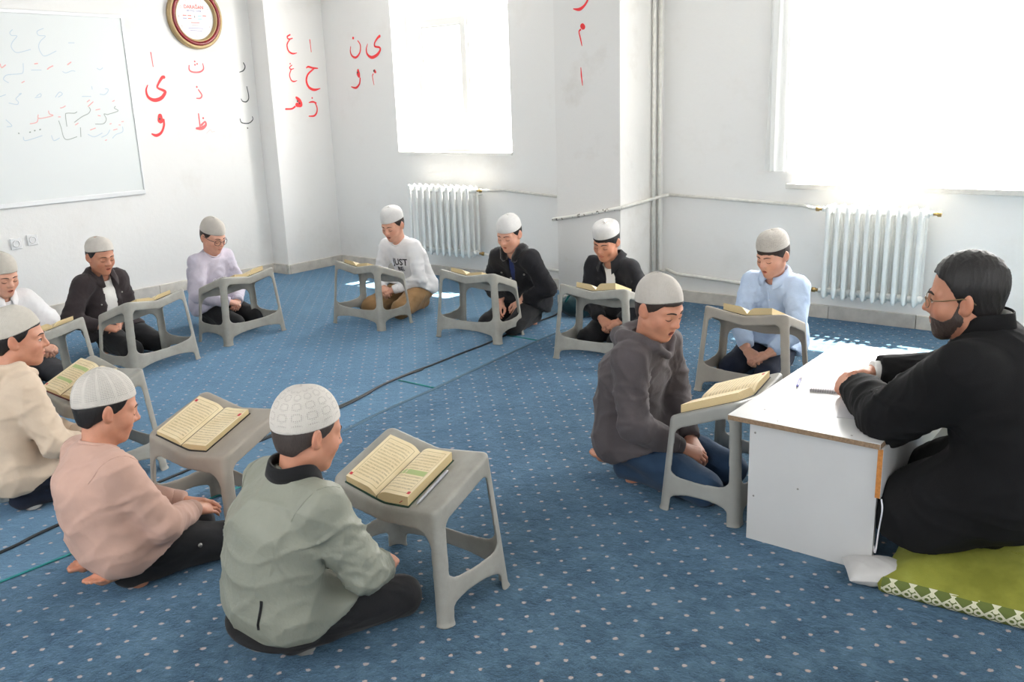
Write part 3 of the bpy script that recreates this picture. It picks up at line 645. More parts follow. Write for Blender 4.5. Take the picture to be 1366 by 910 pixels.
def build_stool_mesh():
    h = .0046; T = .0075
    g = Grid((-.29, -.19, -.012), (.29, .19, .505), h)
    zz = np.clip(g.z / .43, 0, 1.15)
    hx = FW + (SW - FW) * zz; hy = FD + (SD - FD) * zz; R = .030
    flare = .0045 * np.clip(1 - g.z / .012, 0, 1)
    def rr(off):
        qx = np.abs(g.x) - (hx + off - R); qy = np.abs(g.y) - (hy + off - R)
        return np.sqrt(np.maximum(qx, 0) ** 2 + np.maximum(qy, 0) ** 2) + np.minimum(np.maximum(qx, qy), 0) - R
    top = stool_top(g.x, g.y)
    outer = smax(rr(flare), (g.z - top) * .93, .014)
    inner = smax(rr(-T), (g.z - top + T) * .93, .010)
    d = np.maximum(np.maximum(outer, -inner), -g.z)
    def rbox(u, v, u0, u1, v0, v1, r):
        cu, cv = (u0 + u1) / 2, (v0 + v1) / 2
        qx = np.abs(u - cu) - ((u1 - u0) / 2 - r); qy = np.abs(v - cv) - ((v1 - v0) / 2 - r)
        return np.sqrt(np.maximum(qx, 0) ** 2 + np.maximum(qy, 0) ** 2) + np.minimum(np.maximum(qx, qy), 0) - r
    # far (high) side: window, arched rail, low arch
    sag = .036 * (1 - np.clip(np.abs(g.x) / SW, 0, 1))
    wx = hx - .040
    rz = .138 + .016 * np.clip(np.abs(g.x) / .2, 0, 1) ** 2.5
    win_f = rbox(g.x / wx * .2, (g.z - rz) / (ZF - .060 - sag - rz) * .28, -.2, .2, 0, .28, .034)
    arch_f = rbox(g.x / (wx - .014) * .2, g.z - (.074 - .022 * np.clip(np.abs(g.x) / .21, 0, 1) ** 2.5), -.2, .2, -.3, 0, .014)
    cf = np.maximum(np.minimum(win_f, arch_f), .06 - g.y)
    # near (reader's) side: one tall opening without a rail
    open_n = rbox(g.x / wx * .2, g.z - (ZN - .072 - sag * .6), -.2, .2, -.6, 0, .06)
    cn = np.maximum(open_n, g.y + .06)
    # short sides
    wy = hy - .037; tz = ZN + (ZF - ZN) * (g.y + SD) / (2 * SD)
    rz2 = .140 + .012 * np.clip(np.abs(g.y) / .11, 0, 1) ** 3
    win_s = rbox(g.y / wy * .11, (g.z - rz2) / (tz - .058 - rz2) * .26, -.11, .11, 0, .26, .026)
    arch_s = rbox(g.y / (wy - .010) * .11, g.z - (.078 - .018 * np.clip(np.abs(g.y) / .11, 0, 1) ** 2.5), -.11, .11, -.3, 0, .012)
    cs = np.maximum(np.minimum(win_s, arch_s), .13 - np.abs(g.x))
    for c in (cf, cn, cs): d = smax(d, -c, .006)
    V, F = surfnet(d, g)
    V = relax(V, F, 1, .35)
    c = V[F].mean(1); ax, ay, z = np.abs(c[:, 0]), c[:, 1], c[:, 2]
    k = np.clip(z / .43, 0, 1.1); hxc = FW + (SW - FW) * k - .034; hyc = FD + (SD - FD) * k - .034
    tz = stool_top(c[:, 0], c[:, 1])
    part = np.zeros(len(F), int)                     # 0 seat
    legm = (z < tz - .062) & (ax > hxc - .004) & (np.abs(ay) > hyc - .004)
    rail = (z < .20) & ~legm
    part[rail & (ay > 0) & (ax <= hxc)] = 5
    part[rail & (ax > hxc - .004) & (np.abs(ay) <= hyc) & (c[:, 0] < 0)] = 6
    part[rail & (ax > hxc - .004) & (np.abs(ay) <= hyc) & (c[:, 0] > 0)] = 7
    for i, (sx, sy) in enumerate(((-1, -1), (1, -1), (-1, 1), (1, 1))):
        part[legm & (c[:, 0] * sx > 0) & (ay * sy > 0)] = 1 + i
    NV = vnormals(V, F); out = []
    for p in range(8):
        f = F[part == p]
        if not len(f): continue
        u, inv = np.unique(f, return_inverse=True); me = bpy.data.meshes.new(('seat', 'leg', 'leg', 'leg', 'leg', 'rail', 'rail', 'rail')[p])
        vv = V[u]; ff = inv.reshape(f.shape).astype(np.int32)
        me.vertices.add(len(vv)); me.vertices.foreach_set('co', vv.ravel())
        me.loops.add(ff.size); me.loops.foreach_set('vertex_index', ff.ravel())
        me.polygons.add(len(ff)); me.polygons.foreach_set('loop_start', np.arange(0, ff.size, 4, dtype=np.int32))
        me.update(calc_edges=True)
        me.polygons.foreach_set('use_smooth', np.ones(len(ff), bool))
        me.normals_split_custom_set_from_vertices(NV[u].tolist())
        out.append(me)
    return out
STOOL_MESHES = build_stool_mesh()
def stool(pose, label, m):
    r = tag(empty('lectern_stool', (pose[0], pose[1], 0), pose[2]), label, 'stool', 'grey plastic lectern stools of the reading circle')
    for me in STOOL_MESHES:
        o = bpy.data.objects.new(me.name.split('.')[0], me); COL.objects.link(o); o.parent = r
        if not me.materials: me.materials.append(M_stool)
        o.material_slots[0].link = 'OBJECT'; o.material_slots[0].material = m
    return r
STOOLS = {  # x, y, heading of the high side
    'S1': (-5.044, 2.103, -1.45), 'S2': (-5.244, 2.858, -1.387), 'S3': (-5.406, 3.664, -1.502), 'S4': (-4.876, 4.426, 3.142),
    'S5': (-3.935, 4.548, 3.237), 'S6': (-2.930, 4.536, 3.243), 'S7': (-1.893, 4.405, 3.156), 'S8': (-1.432, 3.119, -1.546),
    'S9': (-1.967, 1.905, 0.008), 'S10': (-2.897, 1.793, 0.042), 'S11': (-3.868, 1.818, -0.002)}
WHO = {'S1': 'the boy in the white polo shirt', 'S2': 'the boy in the open dark overshirt', 'S3': 'the boy with round glasses',
       'S4': 'the boy in khaki trousers', 'S5': 'the boy with the fur collar', 'S6': 'the boy in black by the pillar',
       'S7': 'the boy in the pale blue shirt', 'S8': 'the boy in the charcoal hoodie, against the desk', 'S9': 'the boy in the sage green jacket',
       'S10': 'the boy in the dusty pink sweatshirt', 'S11': 'the boy in the cream hoodie'}
for k, p in STOOLS.items():
    stool(p, 'grey plastic lectern stool in front of ' + WHO[k], M_stool_warm if k in ('S7', 'S10') else (M_stool if k != 'S8' else M_stool_grey))

# ------------------------------------------------------------------ open books lying on the stools
def page_mat():
    t = NT('printed_page'); uv = t.node('ShaderNodeUVMap').outputs[0]
    sp = t.node('ShaderNodeSeparateXYZ'); t.link(uv, sp.inputs[0]); u, v = sp.outputs[0], sp.outputs[1]
    def band(x, a, b):
        return t.math('MULTIPLY', t.math('GREATER_THAN', x, a), t.math('LESS_THAN', x, b))
    inside = t.math('MULTIPLY', band(u, .13, .87), band(v, .10, .90))
    row = t.math('FRACT', t.math('MULTIPLY', v, 17.0)); ln = band(row, .22, .72)
    cm = t.node('ShaderNodeCombineXYZ'); t.link(t.math('MULTIPLY', u, 60.0), cm.inputs[0]); t.link(t.math('MULTIPLY', t.math('FLOOR', t.math('MULTIPLY', v, 17.0)), 7.3), cm.inputs[1]); t.link(t.math('MULTIPLY', v, 70.0), cm.inputs[2])
    ns = t.math('GREATER_THAN', t.noise(cm.outputs[0], 1.0, 2), .47)
    txt = t.math('MULTIPLY', t.math('MULTIPLY', inside, ln), ns)
    fo = t.math('MULTIPLY', band(u, .085, .915), band(v, .06, .94)); fi = t.math('MULTIPLY', band(u, .098, .902), band(v, .070, .93))
    frame = t.math('SUBTRACT', fo, fi)
    pap = t.ramp(t.noise(t.coord(), 12, 3), [(.3, rgb(228, 208, 166)), (.7, rgb(238, 222, 186))])
    c = t.mix(t.math('MULTIPLY', txt, .42), pap, rgb(120, 104, 74)); c = t.mix(t.math('MULTIPLY', frame, .55), c, rgb(128, 112, 62))
    t.base(c); t.rough(.7); return t.m
def edge_mat():
    t = NT('page_edges'); sp = t.node('ShaderNodeSeparateXYZ'); t.link(t.coord(), sp.inputs[0])
    wv = t.math('FRACT', t.math('MULTIPLY', sp.outputs[2], 420.0))
    t.base(t.mix(wv, rgb(226, 206, 162), rgb(192, 168, 122))); t.rough(.75); return t.m
M_page, M_edge = page_mat(), edge_mat()
M_gilt = simple('yellowed_page_edges', rgb(196, 164, 106), .7)
M_bk = {'black': simple('black_book_cover', (.018, .018, .02, 1), .4), 'green': simple('dark_green_book_cover', rgb(26, 62, 46), .45), 'navy': simple('dark_blue_book_cover', rgb(34, 40, 62), .4),
        'red': simple('dark_red_book_cover', rgb(96, 36, 34), .45)}
M_mark = simple('red_margin_print', rgb(196, 52, 64), .6); M_panel = simple('green_heading_print', rgb(176, 190, 128), .6); M_rib = simple('red_ribbon', rgb(170, 60, 60), .6)
def book(key, label, cover='black', off=(0, 0), rot=0.0, W=.140, Lh=.205, tl=.024, tr=.026, marks=(), panels=(), gilt=False, ribbon_=False):
    sx_, sy_, sth = STOOLS[key]
    cs, sn = math.cos(sth), math.sin(sth)
    base = (sx_ + cs * off[0] - sn * off[1], sy_ + sn * off[0] + cs * off[1])
    z0 = float(stool_top(np.float64(off[0]), np.float64(off[1])))
    b = tag(empty('open_book', (base[0], base[1], z0), sth + rot), label, 'book', 'open books on the stools')
    c2, s2 = math.cos(rot), math.sin(rot)
    def ground(x, y):
        xs = off[0] + c2 * x - s2 * y; ys = off[1] + s2 * x + c2 * y
        return float(stool_top(np.float64(xs), np.float64(ys))) - z0
    def lay(x):       # the boards bridge the hollow of the seat
        return max(ground(x, 0), 0.0)
    slope = lambda y: (ZF - ZN) / (2 * SD) * (c2 * y)
    def base_z(x, y):
        return ground(x * .999, y) * .9 + .1 * slope(y) + .001
    # cover
    n = 16; V, F = [], []
    for s in (0, 1):
        for i in range(n + 1):
            x = -W - .004 + (2 * W + .008) * i / n
            for y in (-Lh / 2 - .004, Lh / 2 + .004): V.append((x, y, base_z(x, y) + (.0035 if s else 0.0)))
    k = 2 * (n + 1)
    for i in range(n):
        a = 2 * i; F += [(a, a + 1, a + 3, a + 2), (k + a, k + a + 2, k + a + 3, k + a + 1), (a, a + 2, k + a + 2, k + a), (a + 1, k + a + 1, k + a + 3, a + 3)]
    F += [(0, k, k + 1, 1), (2 * n, 2 * n + 1, k + 2 * n + 1, k + 2 * n)]
    mesh_vf('cover', V, F, M_bk[cover], b, False)
    prof = lambda q, t: t * (0.30 + 0.95 * (1 - (1 - min(q / .32, 1)) ** 2) * (1 - .20 * q)) if True else 0
    for s, t in ((-1, tl), (1, tr)):
        nx, ny = 14, 8; V, F, UV = [], [], []
        for i in range(nx + 1):
            q = i / nx; x = s * (.002 + (W - .006) * q + .004 * q)
            for j in range(ny + 1):
                y = -Lh / 2 + Lh * j / ny
                V.append((x, y, base_z(x, y) + .0036 + prof(q, t))); UV.append((q if s > 0 else 1 - q, j / ny))
        for i in range(nx):
            for j in range(ny):
                a = i * (ny + 1) + j; f = (a, a + ny + 1, a + ny + 2, a + 1); F.append(f if s > 0 else f[::-1])
        me = bpy.data.meshes.new('page'); me.from_pydata(V, [], F); ul = me.uv_layers.new(name='UVMap')
        for lp in me.loops: ul.data[lp.index].uv = UV[lp.vertex_index]
        o = link_mesh('page', me, M_page, b)
        V2, F2 = [], []                       # the cut edges of the leaves
        loop = [i * (ny + 1) for i in range(nx + 1)] + [nx * (ny + 1) + j for j in range(1, ny + 1)] + [i * (ny + 1) + ny for i in range(nx - 1, -1, -1)]
        for v in loop:
            V2.append(V[v]); V2.append((V[v][0] - s * .0, V[v][1], base_z(V[v][0], V[v][1]) + .003))
        for i in range(len(loop) - 1): F2.append((2 * i, 2 * i + 1, 2 * i + 3, 2 * i + 2))
        mesh_vf('leaf_block', V2, F2, M_gilt if gilt else M_edge, b, False)
        def patch(nm, u0, u1, v0, v1, m, lift=.0006):
            PV, PF = [], []; a = 6
            for i in range(a + 1):
                uu = u0 + (u1 - u0) * i / a; q = uu if s > 0 else 1 - uu; x = s * (.002 + (W - .002) * q)
                for vv in (v0, v1):
                    y = -Lh / 2 + Lh * vv; PV.append((x, y, base_z(x, y) + .0036 + prof(q, t) + lift))
            for i in range(a): PF.append((2 * i, 2 * i + 2, 2 * i + 3, 2 * i + 1))
            mesh_vf(nm, PV, PF, m, o, False)
        for side, u0, u1, v0, v1 in marks:
            if side == s: patch('margin_mark', u0, u1, v0, v1, M_mark)
        for side, u0, u1, v0, v1 in panels:
            if side == s: patch('heading_panel', u0, u1, v0, v1, M_panel, .0005)
    if ribbon_:
        tube('ribbon_marker', [(W * .9, Lh * .25, base_z(W * .9, 0) + .02), (W * .98, -.02, base_z(W * .98, -.02) + .012), (W * .80, -Lh / 2 - .01, base_z(W * .8, -Lh / 2) + .014)], .0022, M_rib, b, 6, flat=.3)
    return b
book('S9', 'thick open book with a green heading panel, nearest the boy in sage green', 'green', (-.03, -.028), -.02, .142, .205, .019, .028, ((-1, .02, .10, .05, .10), (1, .88, .97, .05, .10)), ((1, .10, .90, .42, .52),), ribbon_=True)
book('S10', 'open black covered book with red margin marks, before the boy in pink', 'black', (-.045, -.018), .03, .145, .205, .013, .017, ((-1, .03, .12, .86, .92), (1, .86, .96, .80, .87)))
book('S11', 'open book with green panels, on the stool in front of the cream hoodie', 'red', (-.075, -.015), .10, .135, .200, .013, .013, ((-1, .03, .10, .06, .11),), ((-1, .12, .88, .70, .80), (1, .12, .88, .35, .43), (-1, .12, .88, .30, .38)))
book('S1', 'open book with yellowed edges, before the boy in the white polo shirt', 'black', (-.06, -.02), .06, .130, .190, .022, .030)
book('S2', 'open book with black boards, before the boy in the dark overshirt', 'black', (-.02, -.01), .0, .130, .190, .022, .022)
book('S3', 'open black book with one thick half, before the boy with round glasses', 'black', (-.03, .0), .05, .130, .190, .030, .018)
book('S4', 'open green covered book on the stool before the boy in khaki trousers', 'green', (.02, .005), -.05, .130, .190, .020, .024)
book('S5', 'open book with yellow edges, before the boy with the fleece collar', 'black', (.02, .0), -.04, .130, .190, .018, .026)
book('S6', 'thick open book with black boards, on the stool of the boy by the pillar', 'black', (-.02, .01), -.06, .135, .195, .036, .030)
book('S7', 'thick open book with dark boards, on the stool in front of the pale blue shirt', 'black', (-.01, .01), -.04, .135, .195, .032, .034)
book('S8', 'large open book with red framed pages, on the stool that touches the white desk', 'navy', (.0, -.012), .04, .170, .225, .026, .030, ((1, .10, .86, .075, .095), (-1, .10, .20, .90, .95)))
# pen beside the book on the front stool
M_pen = simple('silver_pen', rgb(176, 176, 180), .35, .3); M_penb = simple('blue_pen_plastic', rgb(66, 62, 150), .35); M_penw = simple('clear_pen_plastic', rgb(210, 205, 215), .3)
def pen(label, p0, p1, m1, m2, r=.0048):
    p0, p1 = Vector(p0), Vector(p1); e = tag(empty('ballpoint_pen', p0), label, 'pen'); d = p1 - p0
    tube('barrel', [d * .0, d * .06, d * .62], [.0012, r, r], m1, e, 10); tube('cap', [d * .60, d * .97, d * 1.0], [r * 1.08, r * 1.05, .002], m2, e, 10)
    return e
def on_stool(key, x, y, dz):
    sx_, sy_, th = STOOLS[key]; return (sx_ + math.cos(th) * x - math.sin(th) * y, sy_ + math.sin(th) * x + math.cos(th) * y, float(stool_top(np.float64(x), np.float64(y))) + dz)
pen('silver ballpoint pen lying beside the book with the green panel', on_stool('S9', .138, -.125, .006), on_stool('S9', .136, .025, .006), M_pen, M_pen)

# ------------------------------------------------------------------ the teacher's low white desk
M_lam = simple('white_laminate', (0.60, 0.598, 0.592, 1), .35, nscale=5, namp=.02)
M_chip = simple('raw_chipboard_edge', rgb(140, 116, 92), .8, nscale=120, namp=.25, bscale=200, bstr=.3)
M_oak = simple('orange_chipboard_edge', rgb(190, 124, 60), .7, nscale=90, namp=.2)
M_screw = simple('steel_screw', (.30, .29, .27, 1), .4, .6)
DX0, DX1, DY0, DY1, DZ = -1.285, -.765, 2.795, 3.93, .462
dk = tag(empty('low_desk', ((DX0 + DX1) / 2, (DY0 + DY1) / 2, 0)), 'low white laminate desk with raw chipboard edges in front of the bearded man', 'desk')
def dbox(nm, x0, x1, y0, y1, z0, z1, m, bev=.001, par=None):
    o = box(nm, (x0 - dk.location.x, y0 - dk.location.y, z0), (x1 - dk.location.x, y1 - dk.location.y, z1), m, par or dk, bev); return o
tp = dbox('desk_top', DX0, DX1, DY0, DY1, DZ - .019, DZ, M_lam)
dbox('raw_edge', DX0 + .001, DX1 - .001, DY0 - .0012, DY0 + .0004, DZ - .0182, DZ - .0012, M_chip, 0, tp)
dbox('raw_edge', DX1 - .0004, DX1 + .0012, DY0 + .001, DY1 - .001, DZ - .0182, DZ - .0012, M_chip, 0, tp)
dbox('side_panel', DX0 + .075, DX1 - .006, DY0 + .020, DY0 + .038, 0, DZ - .0195, M_lam); dbox('side_panel', DX0 + .075, DX1 - .006, DY1 - .045, DY1 - .027, 0, DZ - .0195, M_lam)
dbox('front_panel', DX0 + .075, DX0 + .093, DY0 + .0385, DY1 - .0455, .05, DZ - .0195, M_lam)
dw = dbox('apron_board', DX1 - .010, DX1 + .008, DY0 + .012, DY1 - .02, DZ - .190, DZ - .0195, M_lam)
dbox('raw_edge', DX1 - .009, DX1 + .007, DY0 + .0105, DY0 + .0125, DZ - .189, DZ - .021, M_oak, 0, dw)
for x, y in ((DX0 + .085, DY0 + .12), (DX0 + .085, DY0 + .42), (DX0 + .085, DY1 - .25), (DX1 - .10, DY0 + .030), (DX0 + .17, DY0 + .030), (DX0 + .20, DY1 - .036)):
    V, F = lathe_vf([(.004, 0), (.0038, .0006), (.0002, .0008)], 10); q = mesh_vf('screw', V, F, M_screw, tp); q.location = (x - dk.location.x, y - dk.location.y, DZ)
for x, z in ((DX0 + .095, DZ - .055), (DX0 + .097, .17), (DX0 + .255, .235)):
    V, F = lathe_vf([(.004, 0), (.0038, .0006), (.0002, .0008)], 10); q = mesh_vf('screw', V, F, M_screw, dk); q.location = (x - dk.location.x, DY0 + .020 - dk.location.y, z); q.rotation_euler = (math.pi / 2, 0, 0)
# spiral notebook, pen, loose papers
M_paper = simple('white_paper', (.57, .56, .58, 1), .7)
def ruled():
    t = NT('ruled_paper'); sp = t.node('ShaderNodeSeparateXYZ'); t.link(t.coord(), sp.inputs[0])
    l = t.math('LESS_THAN', t.math('FRACT', t.math('MULTIPLY', sp.outputs[1], 110.0)), .12)
    n = t.math('GREATER_THAN', t.noise(t.coord(), 130, 2), .58)
    t.base(t.mix(t.math('MULTIPLY', n, .22), t.mix(t.math('MULTIPLY', l, .25), (.56, .535, .555, 1), rgb(140, 150, 195)), rgb(160, 120, 170))); t.rough(.7); return t.m
nb = tag(empty('spiral_notebook', (-1.108, 3.335, DZ), .30), 'open spiral notebook with ruled pages under the clasped hands on the desk', 'notebook')
box('paper_block', (-.075, -.125, .0005), (.080, .125, .010), ruled(), nb, .001)
for i in range(18):
    V = []; x = -.070 + i * .0085
    o = tube('wire_ring', [(x + .001 * math.sin(a), -.126 + .009 * math.cos(a), .007 + .0065 * math.sin(a)) for a in [k * math.pi / 5 for k in range(10)]], .0011, M_screw, nb, 5, closed=True)
pen('blue ballpoint pen along the edge of the spiral notebook', (-1.196, 3.205, DZ + .0065), (-1.232, 3.345, DZ + .0065), M_penb, M_penw, .0045)
for nm, x, y, r, sx_, sy_, z, lab in (('paper_sheet', -.905, 3.12, .25, .19, .27, .0006, 'loose white paper sheet lying under the forearm on the desk'), ('paper_sheet', -.86, 3.30, -.2, .15, .21, .0016, 'second loose paper sheet near the sleeve of the bearded man')):
    o = tag(box(nm, (-sx_ / 2, -sy_ / 2, 0), (sx_ / 2, sy_ / 2, .0009), M_paper, None, 0), lab, 'paper'); o.location = (x, y, DZ + z); o.rotation_euler = (0, 0, r)

# ------------------------------------------------------------------ floor cushion, pillow, cables, bag
def pillow_vf(lx, ly, hz, n=28, p=2.4, seed=1, sag=.0):
    V, F = [], []; r = np.random.RandomState(seed); ph = r.rand(6) * 6
    for side in (1, -1):
        b = len(V)
        for i in range(n + 1):
            for j in range(n + 1):
                u, v = -1 + 2 * i / n, -1 + 2 * j / n
                e = max(0, (1 - abs(u) ** p)) ** .5 * max(0, (1 - abs(v) ** p)) ** .5
                wr = 1 + .05 * math.sin(u * 7 + ph[0]) * math.sin(v * 6 + ph[1]) + .03 * math.sin(u * 15 + v * 9 + ph[2])
                V.append((u * lx * (1 - .03 * (1 - abs(v))), v * ly * (1 - .03 * (1 - abs(u))), hz + side * hz * (e * wr) * .985))
        for i in range(n):
            for j in range(n):
                a = b + i * (n + 1) + j; f = (a, a + n + 1, a + n + 2, a + 1); F.append(f if side > 0 else f[::-1])
    return V, F
def band_mat():
    t = NT('patterned_green_band'); sp = t.node('ShaderNodeSeparateXYZ'); t.link(t.coord(), sp.inputs[0])
    u = t.math('SUBTRACT', t.math('FRACT', t.math('MULTIPLY', sp.outputs[0], 1 / .058)), .5); v = t.math('SUBTRACT', t.math('FRACT', t.math('MULTIPLY', sp.outputs[2], 1 / .05)), .5)
    au = t.math('ABSOLUTE', u)
    d1 = t.math('SQRT', t.math('ADD', t.math('POWER', t.math('SUBTRACT', au, .24), 2), t.math('POWER', v, 2)))
    ring = t.math('LESS_THAN', t.math('ABSOLUTE', t.math('SUBTRACT', d1, .17)), .06)
    d2 = t.math('SQRT', t.math('ADD', t.math('POWER', u, 2), t.math('POWER', t.math('SUBTRACT', t.math('ABSOLUTE', v), .33), 2)))
    dot = t.math('LESS_THAN', d2, .13); d3 = t.math('LESS_THAN', t.math('ABSOLUTE', t.math('SUBTRACT', t.math('ADD', au, t.math('ABSOLUTE', v)), .52)), .05)
    m = t.math('MAXIMUM', t.math('MAXIMUM', ring, dot), d3)
    t.base(t.mix(m, rgb(92, 104, 46), rgb(206, 204, 178))); t.rough(.85); return t.m
def velvet():
    t = NT('olive_green_velvet'); co = t.coord(); n = t.noise(co, 6, 4, .6)
    t.base(t.ramp(n, [(.32, rgb(112, 114, 30)), (.55, rgb(134, 136, 48)), (.75, rgb(152, 156, 72))])); t.rough(.85)
    t.b.inputs['Sheen Weight'].default_value = .4; t.b.inputs['Sheen Tint'].default_value = rgb(200, 205, 120)
    t.bump(t.math('ADD', t.noise(co, 30, 3), t.math('MULTIPLY', t.noise(co, 300, 1), .3)), .3, .006); return t.m
cu = tag(empty('floor_cushion', (.03, 3.115, 0), .06), 'olive green velvet floor mattress with a patterned band, under the bearded man', 'cushion')
def slab_vf(x0, x1, y0, y1, z, n=40, seed=3):
    """flat mattress with rounded sides: closed grid"""
    V, F = [], []; prof = [(0, 0.004), (-.010, .012), (-.014, .030), (-.006, .052), (.05, z * .70), (.13, z * .94), (.24, z)]
    ring = []
    m = 72
    for off, zz in prof:
        row = []
        for k in range(m):
            q = k / m * 4; s = int(q); f = q - s
            cx = [x0, x1, x1, x0, x0][s] * (1 - f) + [x0, x1, x1, x0, x0][s + 1] * f; cy = [y0, y0, y1, y1, y0][s] * (1 - f) + [y0, y0, y1, y1, y0][s + 1] * f
            dx, dy = cx - (x0 + x1) / 2, cy - (y0 + y1) / 2
            kx = 1 - off / ((x1 - x0) / 2); ky = 1 - off / ((y1 - y0) / 2)
            wv = .006 * math.sin(k * 1.7 + zz * 60)
            row.append(len(V)); V.append(((x0 + x1) / 2 + dx * kx, (y0 + y1) / 2 + dy * ky, zz + wv * (zz > .02)))
        ring.append(row)
    for a, b in zip(ring, ring[1:]):
        for k in range(m): F.append((a[k], a[(k + 1) % m], b[(k + 1) % m], b[k]))
    F.append(tuple(ring[-1])); F.append(tuple(ring[0][::-1])); return V, F
V, F = slab_vf(-.755, .75, -.36, .62, .124); mesh_vf('velvet_cover', V, F, velvet(), cu)
bm = bmesh.new(); nseg = 60; pv = []
for i in range(nseg + 1):
    x = -.757 + 1.507 * i / nseg; pv.append([bm.verts.new((x, yy, zz)) for yy, zz in ((-.366, .005), (-.374, .014), (-.378, .030), (-.374, .048), (-.362, .058))])
for a, b in zip(pv, pv[1:]):
    for k in range(4): bm.faces.new((a[k], b[k], b[k + 1], a[k + 1]))
bm_obj('patterned_band', bm, band_mat(), cu, True)
V, F = pillow_vf(.095, .075, .038, seed=4)
pw = tag(mesh_vf('white_pillow', V, F, cloth('white_pillow_linen', (.52, .51, .50, 1), .06, 300, .2, 8, .4)), 'white pillow squeezed between the desk and the green mattress', 'pillow'); pw.location = (-.742, 2.768, 0); pw.rotation_euler = (0, 0.0, .50)
M_black = simple('black_cable_rubber', (.022, .026, .03, 1), .6); M_teal = simple('teal_binding_tape', rgb(38, 128, 128), .8, nscale=60, namp=.2)
M_seam = simple('carpet_seam_pile', rgb(80, 106, 123), .95, nscale=90, namp=.15)
cab = smooth_path([(-3.36, .55, .006), (-3.39, 1.15, .006), (-3.44, 1.40, .006), (-3.52, 2.2, .006), (-3.60, 3.02, .006), (-3.665, 3.35, .009), (-3.705, 3.62, .006), (-3.71, 3.83, .006), (-3.73, 4.12, .006), (-3.745, 4.42, .006), (-3.815, 4.94, .006), (-3.83, 5.30, .006), (-3.95, 5.52, .006)], 6)
e = tag(empty('floor_cable', (-3.6, 3.0, 0)), 'black cable running across the carpet along its seam', 'cable')
tube('cable_run', [p - e.location for p in cab], .0062, M_black, e, 8)
tube('cable_run', [p - e.location + Vector((.012 + .008 * math.sin(i * .35), 0, 0)) for i, p in enumerate(cab) if 18 < i < 40], .0048, M_black, e, 8)
for (a, b), nm in ((((-3.667, 3.494), (-3.39, 3.498)), 't'), (((-3.776, 4.636), (-3.514, 4.638)), 't'), (((-3.17, .75), (-3.15, 2.05)), 't')):
    d = Vector((b[0] - a[0], b[1] - a[1], 0)); o = struct(tube('trim_3', [(a[0], a[1], .003), (a[0] + d.x * .5, a[1] + d.y * .5, .004), (b[0], b[1], .003)], .007, M_teal, None, 6, flat=.5))
struct(tube('trim_4', smooth_path([(-3.20, 2.15, .000), (-3.30, 2.78, .001), (-3.35, 3.1, .001), (-3.38, 3.5, .001), (-3.43, 3.9, .001), (-3.505, 4.63, .001), (-3.52, 5.0, .000)], 5), .011, M_seam, None, 8, flat=.35))
# charger lead hanging off the desk's near corner
M_lead = simple('white_lead', (.75, .74, .78, 1), .5)
e = tag(empty('charger_lead', (-.742, 2.80, 0)), 'thin white lead hanging behind the near corner of the white desk', 'cable')
tube('lead_run', smooth_path([(-.012, .012, .27), (-.002, -.006, .24), (-.012, .008, .16), (-.018, .010, .08), (-.03, .03, .095)], 5), .0028, M_lead, e, 6)
# dark teal bag slumped against the pillar
g = Grid((-.24, -.18, -.01), (.24, .18, .26), .011)
d = smin(el(g, (0, 0, .07), (.19, .12, .085)), el(g, (.06, .02, .13), (.10, .085, .08)), .06); d = np.maximum(d, -g.z)
V, F = surfnet(d, g); V = V + vnormals(V, F) * folds(V, .007, 26, 5)[:, None]; V[:, 2] = np.maximum(V[:, 2], .001)
bg_ = tag(empty('cloth_bag', (-3.66, 5.40, 0), .2), 'dark teal cloth bag slumped on the carpet against the pillar', 'bag')
mesh_np('bag_body', V, F, cloth('dark_teal_bag_cloth', rgb(26, 58, 66), .2), bg_)
tube('bag_strap', smooth_path([(-.10, -.08, .11), (-.05, -.12, .17), (.03, -.10, .205), (.10, -.06, .16)], 5), .009, M_teal, bg_, 8, flat=.4)

# ------------------------------------------------------------------ people
def skin_mat(name, col):
    t = NT(name); at = t.node('ShaderNodeAttribute', attribute_name='tint')
    n = t.noise(t.coord(), 35, 3); k = tuple(c * .93 for c in col[:3]) + (1,); q = tuple(min(1, c * 1.06) for c in col[:3]) + (1,)
    t.base(t.mix(1.0, t.ramp(n, [(.3, k), (.7, q)]), at.outputs['Color'], 'MULTIPLY')); t.rough(.52)
    t.b.inputs['Subsurface Weight'].default_value = .12; t.b.inputs['Subsurface Radius'].default_value = (.012, .004, .002); t.b.inputs['Subsurface Scale'].default_value = .5
    t.bump(t.noise(t.coord(), 420, 2), .06, .001); return t.m
SKIN = {'fair': skin_mat('fair_skin', rgb(208, 156, 133)), 'warm': skin_mat('warm_skin', rgb(194, 137, 111)), 'tan': skin_mat('tan_skin', rgb(186, 130, 104))}
def hair_mat(name, col):
    t = NT(name); co = t.coord(); mp = t.node('ShaderNodeMapping'); t.link(co, mp.inputs[0]); mp.inputs['Scale'].default_value = (1, 1, .22)
    n = t.noise(mp.outputs[0], 380, 3); t.base(t.ramp(n, [(.3, tuple(c * .6 for c in col[:3]) + (1,)), (.7, col)])); t.rough(.55); t.bump(n, .5, .002); return t.m
HAIR = {'black': hair_mat('black_hair', rgb(24, 20, 20)), 'brown': hair_mat('dark_brown_hair', rgb(52, 38, 32)), 'short': hair_mat('short_cropped_hair', rgb(72, 62, 58))}
M_beard = hair_mat('beard_hair', rgb(66, 52, 46)); M_brow = simple('eyebrow_hair', rgb(48, 35, 30), .8); M_lash = simple('eyelash', rgb(40, 28, 26), .7)
M_sclera = simple('eye_white', rgb(196, 182, 174), .3); M_iris = simple('dark_iris', rgb(40, 24, 18), .15); M_mouth = simple('mouth_inside', rgb(112, 44, 42), .5); M_teeth = simple('teeth', rgb(226, 218, 204), .35)

